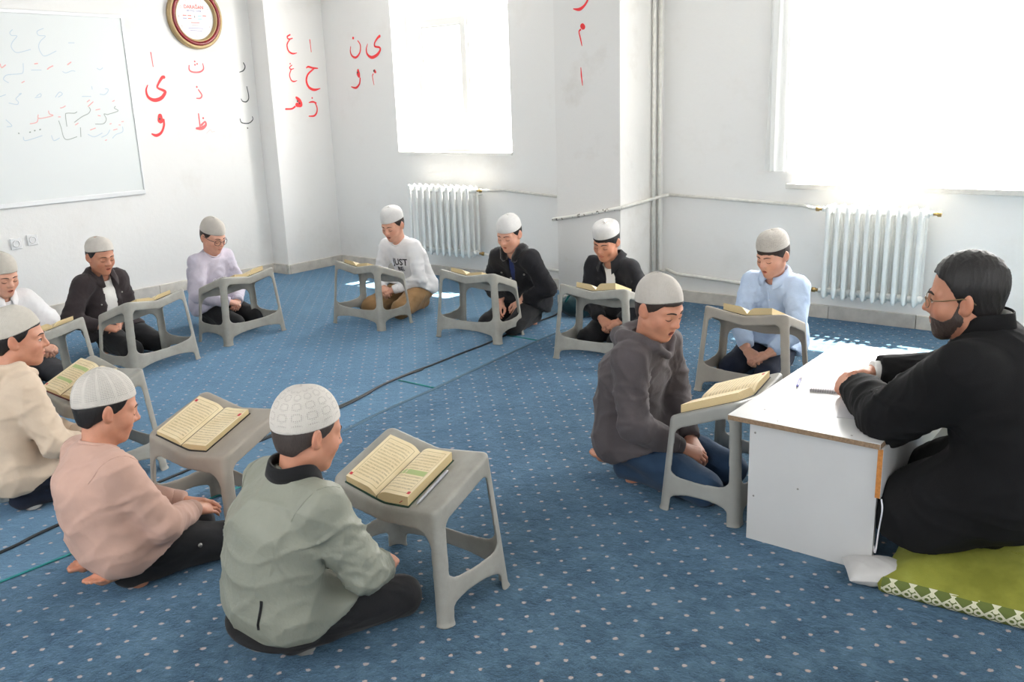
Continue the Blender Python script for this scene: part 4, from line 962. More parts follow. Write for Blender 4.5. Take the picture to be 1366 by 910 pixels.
class ZS:          # child proportions: a shorter lower face
    def __init__(self, g, fz):
        self.x, self.y = g.x, g.y; self.z = np.where(g.z < 0, g.z / fz, g.z)
def head_core(g):
    d = smin(el(g, (0, -.014, .036), (.0755, .0955, .088)), el(g, (0, .020, -.035), (.0575, .066, .080)), .04)
    for s in (-1, 1):
        d = smin(d, rc(g, (s * .049, .004, -.056), (s * .015, .056, -.094), .018, .016), .03)
        d = smin(d, el(g, (s * .034, .056, -.030), (.025, .022, .026)), .03)
    return smin(d, rc(g, (0, .064, -.095), (0, .066, -.097), .0165, .0165), .025)
def head_field(g, o, ears=True, neck=True):
    g = ZS(g, o['fz']); op = o['mouth']
    d = head_core(g)
    for s in (-1, 1):
        d = smin(d, rc(g, (s * .012, .0805, .017), (s * .043, .064, .020), .0105, .009), .016)
    d = smin(d, rc(g, (0, .081, .012), (0, .1035, -.026), .0080, .0108), .014)
    for s in (-1, 1):
        d = smin(d, rc(g, (s * .0105, .0925, -.031), (s * .0105, .0915, -.031), .0082, .0082), .009)
    for s in (-1, 1):
        d = smax(d, -rc(g, (s * .030, .1005, .000), (s * .034, .0985, .000), .0165, .0165), .014)
        d = smin(d, rc(g, (s * .0295, .0725, -.001), (s * .0335, .0712, -.001), .0135, .0128), .006)
    d = smin(d, el(g, (0, .068, -.061), (.029, .021, .022)), .02)
    lo = -.0675 - .010 * op
    for s in (-1, 1):
        d = smin(d, rc(g, (s * .019, .0815, -.0625 - .003 * op), (0, .0895, -.0572), .0036, .0056), .005)
        d = smin(d, rc(g, (s * .018, .0810, -.0645 - .005 * op), (0, .0872, lo), .0036, .0062), .005)
    if op > .05: d = smax(d, -el(g, (0, .090, -.0625 - .005 * op), (.0145, .017, .0022 + .0078 * op)), .003)
    else: d = smax(d, -rc(g, (-.019, .0905, -.0628), (.019, .0905, -.0628), .0016, .0016), .005)
    if ears:
        for s in (-1, 1):
            e = el(g, (s * .0775, -.012, -.006), (.0085, .0185, .0305), s * .42, .12)
            e = smax(e, -el(g, (s * .0872, -.004, -.003), (.0075, .0095, .0175), s * .42, .12), .006)
            d = smin(d, e, .006)
            d = smin(d, rc(g, (s * .070, .0, -.026), (s * .072, -.006, -.030), .007, .006), .008)
    if neck:
        n = o['Nh']; r = o['neck']
        d = smin(d, rc(g, (0, -.022, -.045), n, r * .98, r * 1.08), .03)
    return d
def tint_head(V, o):
    g = ZS(Pts(V), o['fz']); op = o['mouth']; n = len(V); C = np.ones((n, 3), np.float32)
    def blend(m, col):
        C[:] = C * (1 - m[:, None]) + np.array(col, np.float32) * m[:, None]
    gs = lambda c, r: np.exp(-(((g.x - c[0]) ** 2 + (g.y - c[1]) ** 2 + (g.z - c[2]) ** 2) / r ** 2))
    for s in (-1, 1):
        blend(.45 * gs((s * .040, .066, -.030), .024), (1.02, .78, .74)); blend(.4 * gs((s * .082, -.01, -.006), .026), (1.0, .74, .68))
        blend(.35 * gs((s * .031, .08, -.010), .013), (.86, .74, .72))
    blend(.35 * gs((0, .106, -.026), .016), (1.0, .78, .74))
    lo = -.0675 - .010 * op
    L = np.full(n, 9.0, np.float32)
    for s in (-1, 1):
        L = np.minimum(L, rc(g, (s * .019, .0815, -.0625 - .003 * op), (0, .0895, -.0572), .0036, .0056)); L = np.minimum(L, rc(g, (s * .018, .0810, -.0645 - .005 * op), (0, .0872, lo), .0036, .0062))
    blend(np.clip(1 - (L - .0004) / .0022, 0, 1) * (g.y > .07) * .85, (.93, .56, .54))
    if op > .05:
        m = el(g, (0, .090, -.0625 - .005 * op), (.0145, .017, .0022 + .0078 * op)); blend(np.clip(1 - np.abs(m) / .0022, 0, 1) * (g.y < .0885) * .95, (.34, .16, .15))
    else:
        m = rc(g, (-.019, .0905, -.0628), (.019, .0905, -.0628), .0016, .0016); blend(np.clip(1 - np.abs(m) / .002, 0, 1) * .7, (.45, .25, .24))
    if o.get('stubble'):
        b = np.clip((-.030 - g.z) / .02, 0, 1) * np.clip((g.y + .01) / .02, 0, 1); b *= np.clip(L / .004, 0, 1); blend(b * .55, (.42, .38, .38))
    return C
def face_y(P2, o):
    ys = np.arange(.125, .02, -.0006, dtype=np.float32); n = len(P2); P2 = np.asarray(P2, np.float32)
    V = np.stack([np.repeat(P2[:, 0], len(ys)), np.tile(ys, n), np.repeat(P2[:, 1], len(ys))], 1)
    d = head_field(Pts(V), o, False, False).reshape(n, -1); i = np.argmax(d < 0, 1); return ys[i]
# canonical hand: wrist at the origin, fingers +y, back of the hand +z, thumb on -x (a right hand)
def make_hand(curl=(.45, .6, .35), spread=.05, thumb_in=0.0, h=.0027):
    g = Grid((-.075, -.065, -.085), (.055, .20, .045), h)
    mc = [(-.029, .088, .002), (-.0085, .092, .004), (.0115, .088, .003), (.030, .079, -.001)]
    d = rc(g, (0, -.06, 0), (0, .012, 0), .0265, .024, (1, 1, .74))
    for m in mc: d = smin(d, rc(g, (m[0] * .45, .010, 0), m, .0165, .0118), .016)
    d = smin(d, rc(g, (-.018, .022, -.008), (-.038, .052, -.012), .018, .014), .018)
    for k, (m, L) in enumerate(zip(mc, (.071, .079, .074, .058))):
        a = 0; p = np.array(m); r = (.0096, .0099, .0094, .0084)[k]; sx = (k - 1.5) * spread
        for j, f in enumerate((.48, .30, .22)):
            a += curl[j] * (1 + .06 * k); q = p + L * f * np.array([math.sin(sx) * math.cos(a), math.cos(a) * math.cos(sx), -math.sin(a)])
            d = smin(d, rc(g, p, q, r, r * .91), .0035); p = q; r *= .91
    t = [np.array(v) for v in ((-.036, .046, -.012), (-.054 + thumb_in * .5, .072, -.020), (-.056 + thumb_in, .099, -.028), (-.048 + thumb_in * 1.4, .120, -.034))]
    for j, r in enumerate((.0128, .0112, .0098)): d = smin(d, rc(g, t[j], t[j + 1], r, r * .90), .006)
    V, F = surfnet(d, g); V = relax(V, F, 1, .3)
    C = np.ones((len(V), 3), np.float32)
    tip = np.clip((V[:, 1] - .10) / .06, 0, 1)[:, None]; C = C * (1 - .35 * tip) + np.array([1.0, .80, .76]) * .35 * tip
    return V, F, C
HANDS = {'relaxed': make_hand(), 'clasp': make_hand((.75, .85, .45), .02, .03), 'flat': make_hand((.18, .30, .2), .06, .012)}
def make_foot(sock=False):
    g = Grid((-.06, -.06, -.012), (.065, .215, .13), .0042)
    d = smin(el(g, (0, .0, .032), (.030, .036, .032)), rc(g, (0, .0, .046), (0, .135, .030), .031, .024, (1.05, 1, .8)), .03)
    d = smin(d, rc(g, (-.022, .148, .019), (.030, .126, .017), .0195, .0165), .025)
    d = smin(d, rc(g, (0, -.002, .05), (0, -.012, .12), .031, .035), .03)
    if sock: d = smin(d - .003, rc(g, (-.024, .165, .018), (.028, .140, .016), .016, .013), .03)
    else:
        for x, y, r, l in ((-.029, .163, .0125, .032), (-.009, .168, .0095, .028), (.007, .162, .0088, .025), (.021, .153, .0082, .022), (.034, .141, .0076, .019)):
            d = smin(d, rc(g, (x, y - .012, .018), (x + .002, y + l, .012), r, r * .85), .005)
    V, F = surfnet(d, g); V = relax(V, F, 1, .3); C = np.ones((len(V), 3), np.float32)
    r = np.clip(1 - (V[:, 2] - .0) / .02, 0, 1)[:, None]; C = C * (1 - .3 * r) + np.array([1.02, .78, .72]) * .3 * r
    return V, F, C
FOOT, SOCK = make_foot(), make_foot(True)

def basis(y, z):
    y = np.array(y, float); y /= np.linalg.norm(y); z = np.array(z, float); z -= y * (z @ y); z /= np.linalg.norm(z)
    return np.stack([np.cross(y, z), y, z], 1)
def rotm(yaw, pitch, roll):
    return np.array((Matrix.Rotation(yaw, 3, 'Z') @ Matrix.Rotation(-pitch, 3, 'X') @ Matrix.Rotation(roll, 3, 'Y')))
def ik(S, W, l1, l2, pole):
    S, W = np.array(S), np.array(W); d = W - S; D = np.linalg.norm(d); D2 = min(D, (l1 + l2) * .995); u = d / D
    a = (l1 * l1 - l2 * l2 + D2 * D2) / (2 * D2); hgt = math.sqrt(max(l1 * l1 - a * a, 1e-6)); p = np.array(pole, float); p -= u * (p @ u); p /= np.linalg.norm(p)
    return S + u * a + p * hgt

CAP_MATS = {}
def cap_mat(kind, col):
    key = (kind, col)
    if key in CAP_MATS: return CAP_MATS[key]
    t = NT('knitted_cap_' + kind); uv = t.node('ShaderNodeUVMap').outputs[0]; sp = t.node('ShaderNodeSeparateXYZ'); t.link(uv, sp.inputs[0]); u, v = sp.outputs[0], sp.outputs[1]
    fr = lambda x, k, o=0.0: t.math('SUBTRACT', t.math('FRACT', t.math('ADD', t.math('MULTIPLY', x, k), o)), .5)
    row = t.math('FLOOR', t.math('MULTIPLY', v, 46.0)); a = fr(u, 118.0); a2 = t.math('ABSOLUTE', a); b = t.math('ABSOLUTE', fr(v, 46.0))
    kn = t.math('SUBTRACT', 1.0, t.math('ADD', t.math('MULTIPLY', t.math('MULTIPLY', a2, a2), 2.2), t.math('MULTIPLY', t.math('MULTIPLY', b, b), 2.2)))
    hole = None
    if kind == 'flower':
        cu_, cv_ = fr(u, 13.0), fr(t.math('ADD', v, 0), 5.2)
        d = t.math('SQRT', t.math('ADD', t.math('MULTIPLY', cu_, cu_), t.math('MULTIPLY', cv_, cv_)))
        ring = t.math('LESS_THAN', t.math('ABSOLUTE', t.math('SUBTRACT', d, .34)), .085)
        zone = t.math('MULTIPLY', t.math('GREATER_THAN', v, .13), t.math('LESS_THAN', v, .86))
        hu, hv = fr(u, 104.0), fr(v, 36.0); dd = t.math('ADD', t.math('MULTIPLY', hu, hu), t.math('MULTIPLY', hv, hv))
        hole = t.math('MULTIPLY', t.math('MULTIPLY', ring, zone), t.math('LESS_THAN', dd, .10))
    elif kind == 'net':
        hu, hv = t.math('ABSOLUTE', fr(u, 80.0)), t.math('ABSOLUTE', fr(v, 30.0)); bandz = t.math('GREATER_THAN', t.math('ABSOLUTE', fr(u, 12.0)), .10)
        zone = t.math('MULTIPLY', t.math('GREATER_THAN', v, .12), t.math('LESS_THAN', v, .92))
        hole = t.math('MULTIPLY', t.math('MULTIPLY', t.math('LESS_THAN', hv, .17), t.math('LESS_THAN', hu, .40)), t.math('MULTIPLY', bandz, zone))
    elif kind == 'lace':
        hu, hv = fr(u, 58.0), fr(v, 20.0); dd = t.math('ADD', t.math('MULTIPLY', hu, hu), t.math('MULTIPLY', hv, hv))
        hole = t.math('MULTIPLY', t.math('LESS_THAN', dd, .075), t.math('GREATER_THAN', t.noise(uv, 22, 2), .48)); hole = t.math('MULTIPLY', hole, t.math('GREATER_THAN', v, .12))
    base = t.ramp(t.noise(t.coord(), 60, 3), [(.3, tuple(c * .93 for c in col[:3]) + (1,)), (.7, col)])
    if hole is not None:
        base = t.mix(t.math('MULTIPLY', hole, .55), base, rgb(120, 112, 106)); kn = t.math('SUBTRACT', kn, t.math('MULTIPLY', hole, 1.6))
    t.base(base); t.rough(.9); t.b.inputs['Sheen Weight'].default_value = .1; t.bump(kn, .55, .0018)
    CAP_MATS[key] = t.m; return t.m

def band_mesh(name, ctr, ax, front, prof, gap, m, parent, n=40, th=.004, bv=None):
    """collar: rings (radius, height, drop at the front) round an axis; gap = half opening angle at the front"""
    B = basis(front, ax); V, F = [], []; ks = n + 1
    dz = np.zeros(ks)
    if bv is not None:
        r0 = prof[0][0]
        for k in range(ks):
            a = gap + (2 * math.pi - 2 * gap) * k / n
            p = np.array(ctr) + B @ np.array([math.sin(a) * r0, math.cos(a) * r0 * 1.06, .075]); h_ = bv.ray_cast(Vector(p), Vector(-B[:, 2]), .17)
            dz[k] = .075 - h_[3] if h_[0] is not None else (dz[k - 1] if k else 0)
        for _ in range(3): dz[1:-1] = (dz[:-2] + dz[1:-1] + dz[2:]) / 3
    for r, z, d in prof:
        for k in range(ks):
            a = gap + (2 * math.pi - 2 * gap) * k / n; f = .5 + .5 * math.cos(a)
            p = np.array([math.sin(a) * r, math.cos(a) * r * 1.06, z - d * f ** 3 + dz[k]]); V.append(np.array(ctr) + B @ p)
    for i in range(len(prof) - 1):
        for k in range(n):
            a = i * ks + k; F.append((a, a + 1, a + ks + 1, a + ks))
    o = mesh_vf(name, V, F, m, parent); md = o.modifiers.new('thickness', 'SOLIDIFY'); md.thickness = th; md.offset = 0; return o
def ring_pts(ctr, ax, front, rx, ry, n=28):
    B = basis(front, ax); return [Vector(np.array(ctr) + B @ np.array([math.sin(a) * rx, math.cos(a) * ry, 0])) for a in [2 * math.pi * k / n for k in range(n)]]
def project_print(name, verts2, faces, origin, S, R, field, m, parent, lift=.003):
    pass

def person(c):
    px, py = c['pos']; th = c['th']; s = c['s']; k = s / .80; bz = c.get('bz', 0.0); hs = c.get('hs', 1.0)
    root = tag(empty('person', (px, py, 0), th), c['label'], 'person')
    ct, st = math.cos(th), math.sin(th)
    loc = lambda p: np.array([ct * (p[0] - px) + st * (p[1] - py), -st * (p[0] - px) + ct * (p[1] - py), p[2]])
    H = loc(c['H']); adult = c.get('adult', False)
    P = np.array([0, 0, bz + .165 * k + .01]); N = np.array([H[0] * .82, H[1] - .062 - c.get('neckback', .0), H[2] - c.get('necklen', .160 if adult else .132) * hs])
    C = P * .36 + N * .64 + np.array([0, -.030 * k, 0]); W = P * .68 + N * .32 + np.array([0, -.034 * k, 0])
    tw = c.get('twist', 0.0); wsh = c.get('wsh', .128) * k
    sh = [np.array([N[0] + sx * wsh * math.cos(tw), N[1] - .004 + sx * wsh * math.sin(tw) + .012, N[2] - .042 * k]) for sx in (-1, 1)]
    hip = [np.array([sx * .072 * k, -.005, P[2] - .005]) for sx in (-1, 1)]
    kn = c.get('knee', (.105, .335)); kn2 = c.get('knees') or [(-kn[0], kn[1]), kn]
    knee = [np.array([q[0] * k, q[1] * k, bz + .066 * k]) for q in kn2]
    ank = [np.array([sx * .060 * k, c.get('anky', .015) * k, bz + .050 * k]) for sx in (-1, 1)]
    l1, l2 = .235 * k, .205 * k
    hands = c.get('hands') or [((-.050, .205, .222), (.80, .55, -.30), (-.15, .45, .9), 'clasp'), ((.052, .212, .232), (-.80, .52, -.30), (.15, .45, .9), 'clasp')]
    wr = [np.array(q[0]) * (1 if c.get('abs') else k) for q in hands]
    if 'hc' in c:
        hw = loc(c['hc']); m = (wr[0] + wr[1]) / 2 + np.array([0, .05 * k, -.01]); dlt = hw - m; wr = [w_ + dlt for w_ in wr]
    if 'hw' in c: wr = [loc(q) for q in c['hw']]
    poles = c.get('poles') or [(-1.0, -.55, -.5), (1.0, -.55, -.5)]
    elb = [ik(sh[i], wr[i], l1, l2, poles[i]) for i in (0, 1)]
    # ---------------- skin: head and neck, hands, feet, inner core joined into one body
    o = dict(fz=c.get('fz', .95), mouth=c.get('mouth', 0.0), neck=c.get('neckr', .047), stubble=c.get('stubble', False))
    Rh = rotm(c.get('yaw', 0), c.get('pitch', .4), c.get('roll', 0)); o['Nh'] = (Rh.T @ (N + np.array([0, .01, -.015]) - H)) / hs
    hr = c.get('res', .0042)
    lowz = min(-.17, o['Nh'][2] - .02); g = Grid((-.10, -.125 + min(0, o['Nh'][1] + .06), lowz), (.10, .125, .135), hr)
    V, F = surfnet(head_field(g, o), g); V = relax(V, F, 1, .25); Cl = tint_head(V, o)
    toL = lambda v: (np.asarray(v) * hs) @ Rh.T + H
    parts = [(toL(V), F, Cl)]
    for i, (q, d_, n_, kind) in enumerate(hands):
        hv, hf, hc_ = HANDS[kind]; v = hv.copy(); f = hf
        if i == 0: v = v * np.array([-1, 1, 1]); f = hf[:, ::-1]
        B = basis(d_, n_)
        parts.append(((v * s * c.get('handk', 1.0)) @ B.T + wr[i], f, hc_))
    fv, ff, fc = FOOT if not c.get('sock') else SOCK
    feet = []
    for i, sx in enumerate((-1, 1)):
        v = fv.copy(); f = ff
        if sx < 0: v = v * np.array([-1, 1, 1]); f = ff[:, ::-1]
        dr = c.get('footdir', (.22, -.97, -.10)); B = basis((-sx * dr[0], dr[1], dr[2]), (0, 0, -1)); v = (v * s) @ B.T + ank[i]
        v[:, 2] += max(0, bz + .004 - v[:, 2].min()); feet.append((v, f, fc))
    if not c.get('sock'): parts += feet
    g = Grid((-.36 * k, -.30 * k, bz - .01), (.36 * k, max(.50 * k, wr[0][1] + .08, wr[1][1] + .08), N[2] + .06), .013)
    d = smin(rc(g, P, W, .078 * k, .070 * k, (1.4, 1, 1)), rc(g, W, C, .070 * k, .076 * k, (1.4, 1, 1)), .03); d = smin(d, rc(g, C, N, .076 * k, .040 * k, (1.2, 1, 1)), .03)
    for i in (0, 1):
        d = smin(d, rc(g, sh[i], elb[i], .036 * k, .032 * k), .03); d = smin(d, rc(g, elb[i], wr[i], .031 * k, .022 * k), .02)
        d = smin(d, rc(g, hip[i], knee[i], .062 * k, .046 * k), .03); d = smin(d, rc(g, knee[i], ank[i], .044 * k, .030 * k), .02)
    V, F = surfnet(d, g); parts.append((V, F, np.ones((len(V), 3), np.float32)))
    VV, FF, CC, b = [], [], [], 0
    for v, f, cc in parts: VV.append(v); FF.append(f + b); CC.append(cc); b += len(v)
    body = mesh_np('body', np.concatenate(VV), np.concatenate(FF), SKIN[c['skin']], root)
    ca = body.data.color_attributes.new('tint', 'FLOAT_COLOR', 'POINT'); cc = np.concatenate(CC); ca.data.foreach_set('color', np.concatenate([cc, np.ones((len(cc), 1))], 1).astype(np.float32).ravel())
    if c.get('sock'):
        for v, f, _ in feet: mesh_np('sock', v, f, c['sock'], root)
    # ---------------- face details
    for sx in (-1, 1):
        xs = np.linspace(.011, .047, 8); zs = .0212 + .0034 * np.sin((xs - .011) / .036 * 3.1) - .0022 * ((xs - .011) / .036) ** 2; P2 = [(sx * x, z) for x, z in zip(xs, zs)]; ys = face_y(P2, o)
        tube('eyebrow', [Vector(toL((p[0], y + .0006, p[1]))) for p, y in zip(P2, ys)], [r * hs * c.get('browk', 1.0) for r in (.0022, .0032, .0033, .0032, .0029, .0025, .002, .0009)], M_brow, root, 6, flat=.8)
        xs = np.linspace(.0165, .0465, 9); q = (xs - .0165) / .03
        if c.get('eyes', 'down') == 'down':
            zs = -.0035 - .0058 * np.sin(q * math.pi) ; P2 = [(sx * x, z) for x, z in zip(xs, zs)]; ys = face_y(P2, o)
            tube('eyelash', [Vector(toL((p[0], y + .0004, p[1]))) for p, y in zip(P2, ys)], [r * hs for r in (.0006, .0012, .0016, .0018, .0018, .0018, .0017, .0014, .0007)], M_lash, root, 5)
        else:
            up = .0004 + .0032 * np.sin(q * math.pi) ** .8; dn = -.0038 - .0030 * np.sin(q * math.pi); dn[0] = up[0] = -.0015; dn[-1] = up[-1] = .0
            PV = [(sx * x, z) for x, a, b2 in zip(xs, dn, up) for z in np.linspace(a, b2, 4)]; ys = face_y(PV, o); F2 = []
            for i in range(8):
                for j in range(3):
                    a = i * 4 + j; f = (a, a + 4, a + 5, a + 1); F2.append(f if sx > 0 else f[::-1])
            mesh_vf('eye', [toL((p[0], y + .0008, p[1])) for p, y in zip(PV, ys)], F2, M_sclera, root)
            ic = (sx * .0315 + .002 * c.get('gaze', 0), -.0008); PV = [ic] + [(ic[0] + .0056 * math.cos(a), min(max(ic[1] - .001 + .0056 * math.sin(a), -.0062), .0032)) for a in [j * math.pi / 6 for j in range(12)]]; ys = face_y(PV, o)
            mesh_vf('iris', [toL((p[0], y + .0013, p[1])) for p, y in zip(PV, ys)], [(0, 1 + j, 1 + (j + 1) % 12) for j in range(12)], M_iris, root)
            P2 = [(sx * x, z + .0006) for x, z in zip(xs, up)]; ys = face_y(P2, o)
            tube('eyelash', [Vector(toL((p[0], y + .001, p[1]))) for p, y in zip(P2, ys)], [r * hs for r in (.0006, .0012, .0015, .0017, .0017, .0017, .0016, .0014, .0008)], M_lash, root, 5)
    if o['mouth'] > .45:
        P2 = [(x, -.0590 - .0006) for x in np.linspace(-.010, .010, 6)]
        tube('teeth', [Vector(toL((p[0], .0815 - 22 * p[0] ** 2, p[1]))) for p in P2], .0026 * hs, M_teeth, root, 6)
    # ---------------- hair
    hl = c.get('hairline', [(-.085, -.06), (-.05, -.040), (-.015, -.008), (.0, .022), (.02, .036), (.045, .046), (.060, .080), (.075, .20)])
    zz, yy = zip(*hl); g = Grid((-.095, -.130, -.095), (.095, .110, .150), max(hr, .0036)); gz = ZS(g, o['fz'])
    thk = c.get('hairthick', .0045)
    if c.get('fullhair'): sh_ = smin(el(gz, (0, -.016, .043), (.0845, .1035, .0965)), el(gz, (0, -.034, -.030), (.065, .060, .070)), .03)
    else: sh_ = smin(el(gz, (0, -.014, .036), (.0755, .0955, .088)), el(gz, (0, -.030, -.026), (.0585, .056, .066)), .035) - thk
    yl = np.interp(g.z + .012 * np.sin(g.x * 90) * .15, zz, yy).astype(np.float32); hd = smax(sh_, (g.y - yl) * .75, .006); hd = smax(hd, -(g.z + .070 + .0 * g.y), .006)
    if 'cap' in c:
        al = math.atan2(c['cap'][2] - c['cap'][3], .19); hd = np.maximum(hd, (-(g.y + .013) * math.sin(al) + (g.z - (c['cap'][2] + c['cap'][3]) / 2) * math.cos(al)) - .003)
    V, F = surfnet(hd, g); V = relax(V, F, 1, .3); V = V + vnormals(V, F) * folds(V, .0016 if c.get('fullhair') else .0007, 160, 3, (1, 1, .4))[:, None]
    mesh_np('hair', toL(V), F, HAIR[c.get('hair', 'black')], root)
    if c.get('beard'):
        g = Grid((-.09, -.03, -.14), (.09, .115, .02), .0034); gz = ZS(g, o['fz']); bd_ = head_core(gz); bd_ = smin(bd_, el(gz, (0, .068, -.061), (.029, .021, .022)), .02) - .0020
        zl = np.interp(g.y, [-.02, .004, .014, .03, .055, .075, .10], [.03, .02, -.012, -.046, -.058, -.050, -.048]).astype(np.float32)
        bd_ = np.maximum(bd_, g.z - zl); bd_ = np.maximum(bd_, -.004 - g.y + .25 * np.minimum(g.z + .05, 0)); bd_ = np.maximum(bd_, -g.z - .122)
        lips = el(gz, (0, .092, -.0625), (.021, .020, .0105)); bd_ = smax(bd_, -lips, .003)
        V, F = surfnet(bd_, g); V = V + vnormals(V, F) * folds(V, .0008, 300, 9)[:, None]; mesh_np('beard', toL(V), F, M_beard, root)
    # ---------------- cap
    if 'cap' in c:
        kind, col, zf, zb, n_, hgt = c['cap']; al = math.atan2(zf - zb, .19); O = np.array([0, -.013, (zf + zb) / 2]); Yc = np.array([0, math.cos(al), math.sin(al)]); Zc = np.array([0, -math.sin(al), math.cos(al)]); Xc = np.array([1., 0, 0])
        Hc = hgt; rows, nk = 18, 56; V, F, UV = [], [], []
        prof = [(.955, .006), (.985, -.001), (1.0, .001)] + [(math.cos(a) ** (2 / n_), max(math.sin(a), 1e-6) ** (2 / n_) * Hc) for a in [(.03 + (math.pi / 2 - .03) * (j / rows) ** 1.0) for j in range(rows + 1)]]
        prof[-1] = (.05, Hc * .999); prof.append((.0005, Hc))
        for i, (r, z) in enumerate(prof):
            for q in range(nk + 1):
                a = 2 * math.pi * q / nk; wob = 1 + .010 * math.sin(3 * a + px * 7) * (z / Hc) + .006 * math.sin(5 * a + py * 5)
                V.append(O + Xc * (math.sin(a) * .0815 * r * wob) + Yc * (math.cos(a) * .1010 * r * wob) + Zc * (z + .003 * math.sin(2 * a + px * 3))); UV.append((q / nk, min(1, max(0, (i - 2) / rows))))
        for i in range(len(prof) - 1):
            for q in range(nk):
                a = i * (nk + 1) + q; F.append((a + 1, a, a + nk + 1, a + nk + 2))
        me = bpy.data.meshes.new('cap'); me.from_pydata([tuple(toL(v)) for v in V], [], F); ul = me.uv_layers.new(name='UVMap')
        for lp in me.loops: ul.data[lp.index].uv = UV[lp.vertex_index]
        link_mesh('cap', me, cap_mat(kind, col), root)
    # ---------------- trousers
    tr = c['trousers']; ch = c['ch'] if 'ch' in c else .0085 if c.get('res', .0042) < .004 else .0105
    lo = np.min([knee[0], knee[1], ank[0], ank[1]], 0) - .10 * k; hi = np.max([knee[0], knee[1], P + .05, hip[1] + .07], 0) + .11 * k
    g = Grid((lo[0], -.21 * k, bz - .012), (hi[0], hi[1], P[2] + .12 * k), ch)
    puff = c.get('tpuff', 1.0)
    d = rc(g, hip[0], hip[1], .086 * k, .086 * k)
    for i in (0, 1):
        d = smin(d, rc(g, hip[i], knee[i], .080 * k * puff, .060 * k * puff), .03); d = smin(d, rc(g, knee[i], ank[i] + np.array([0, -.02, .008]), .057 * k * puff, .046 * k * puff), .03)
    d = np.maximum(d, (bz + .004) - g.z)
    V, F = surfnet(d, g); V = relax(V, F, 1, .4); nf = vnormals(V, F); V = V + nf * folds(V, .0038 * k, 26, int(px * -50) % 97, (1.2, .8, 1.2))[:, None]; V[:, 2] = np.maximum(V[:, 2], bz + .003)
    tro = mesh_np('trousers', V, F, tr, root)
    for (i, u, r) in c.get('tbuttons', ()):
        p = hip[i] * (1 - u) + knee[i] * u; sx = (-1, 1)[i]; pos = p + np.array([sx * (.080 * (1 - u) + .060 * u) * k * 1.02, 0, .005]); Vb, Fb = lathe_vf([(.008, 0), (.0075, .003), (.0003, .0035)], 12)
        ob = mesh_vf('snap_button', Vb, Fb, M_screw, tro); ob.location = pos; ob.rotation_euler = (0, sx * math.pi / 2, 0)
    # ---------------- upper garment
    T = c['top']; pf = T.get('puff', .006) ; hz = T.get('hem', .105) * k + bz
    g = Grid((min(sh[0][0], elb[0][0], wr[0][0]) - .09 * k, min(-.17 * k, elb[0][1] - .08, elb[1][1] - .08), bz + .0), (max(sh[1][0], elb[1][0], wr[1][0]) + .09 * k, max(wr[0][1], wr[1][1], N[1] + .14, .2 * k) + .05, N[2] + .085 * k), ch)
    up = N - C; up /= np.linalg.norm(up)
    def torso(g, e, wide=1.42):
        d = smin(rc(g, P + np.array([0, -.005, -.02 * k]), W, .094 * k + e, .086 * k + e, (wide, 1, 1)), rc(g, W, C, .086 * k + e, .090 * k + e, (wide, 1, 1)), .05)
        d = smin(d, rc(g, C, N - up * .045 * k, .090 * k + e, .055 * k + e, (1.35, 1, 1)), .05)
        return d
    d = torso(g, pf); th_ = T.get('thigh', .34)
    hw_ = rc(g, hip[0] + np.array([0, -.012, 0]), hip[1] + np.array([0, -.012, 0]), .092 * k + pf * .8, .092 * k + pf * .8)
    for i in (0, 1): hw_ = smin(hw_, rc(g, hip[i], hip[i] * (1 - th_) + knee[i] * th_, .082 * k * puff + .010 + pf * .5, .075 * k * puff + .010 + pf * .5), .03)
    d = smin(d, hw_, .04); d = smin(d, rc(g, sh[0], sh[1], .047 * k + pf * .6, .047 * k + pf * .6), .05)
    d = smin(d, rc(g, N - up * .015, (sh[0] + N) / 2 - up * .012 * k, .046 * k + pf * .4, .046 * k + pf * .3), .03); d = smin(d, rc(g, N - up * .015, (sh[1] + N) / 2 - up * .012 * k, .046 * k + pf * .4, .046 * k + pf * .3), .03)
    sk = T.get('sleeve', 1.0); arms = None
    for i in (0, 1):
        if T.get('short'):
            a = rc(g, sh[i], sh[i] * .25 + elb[i] * .75, .052 * k * sk + pf * .5, .056 * k * sk + pf * .5)
        else:
            wend = elb[i] + (wr[i] - elb[i]) * T.get('cuffat', .90); uw = (wr[i] - elb[i]) / np.linalg.norm(wr[i] - elb[i])
            a = smin(rc(g, sh[i], elb[i], .050 * k * sk + pf * .5, .043 * k * sk + pf * .5), np.maximum(rc(g, elb[i], wr[i], .043 * k * sk + pf * .5, .032 * k * sk + pf * .3), ((g.x - wend[0]) * uw[0] + (g.y - wend[1]) * uw[1] + (g.z - wend[2]) * uw[2]) - .004), .02)
        arms = a if arms is None else np.minimum(arms, a)
    d = smin(d, arms, .028)
    sl = T.get('hemslope', .55); d = np.maximum(d, np.where(arms < .004, -9, (hz + sl * np.maximum(g.y, 0) + T.get('hemback', .0) * np.minimum(g.y, 0) - g.z) * .85))
    if T.get('hood'):
        Bn = basis((0, 1, 0), up); q = [np.array(v) * k for v in ((.012, .092, -.050), (.055, .072, -.008), (.082, .015, .022), (.074, -.050, .022), (.035, -.088, .006), (0, -.100, -.006))]
        for sx in (-1, 1):
            for a, b2, r1, r2 in zip(q, q[1:], (.016, .022, .028, .034, .042), (.022, .028, .034, .042, .046)):
                d = smin(d, rc(g, N + Bn @ (a * np.array([sx, 1, 1])), N + Bn @ (b2 * np.array([sx, 1, 1])), r1 * k * .82, r2 * k * .82), .014)
        d = smax(d, -rc(g, N - up * .01, toL((0, -.01, -.03)), .054 * k, .066 * k), .012)
    else:
        nr = T.get('neckhole', .056) * (1 if adult else 1); d = smax(d, -rc(g, N - up * .012 + np.array([0, .012, 0]), N + up * .10 + np.array([0, .04, 0]), nr, nr * 1.25), .006)
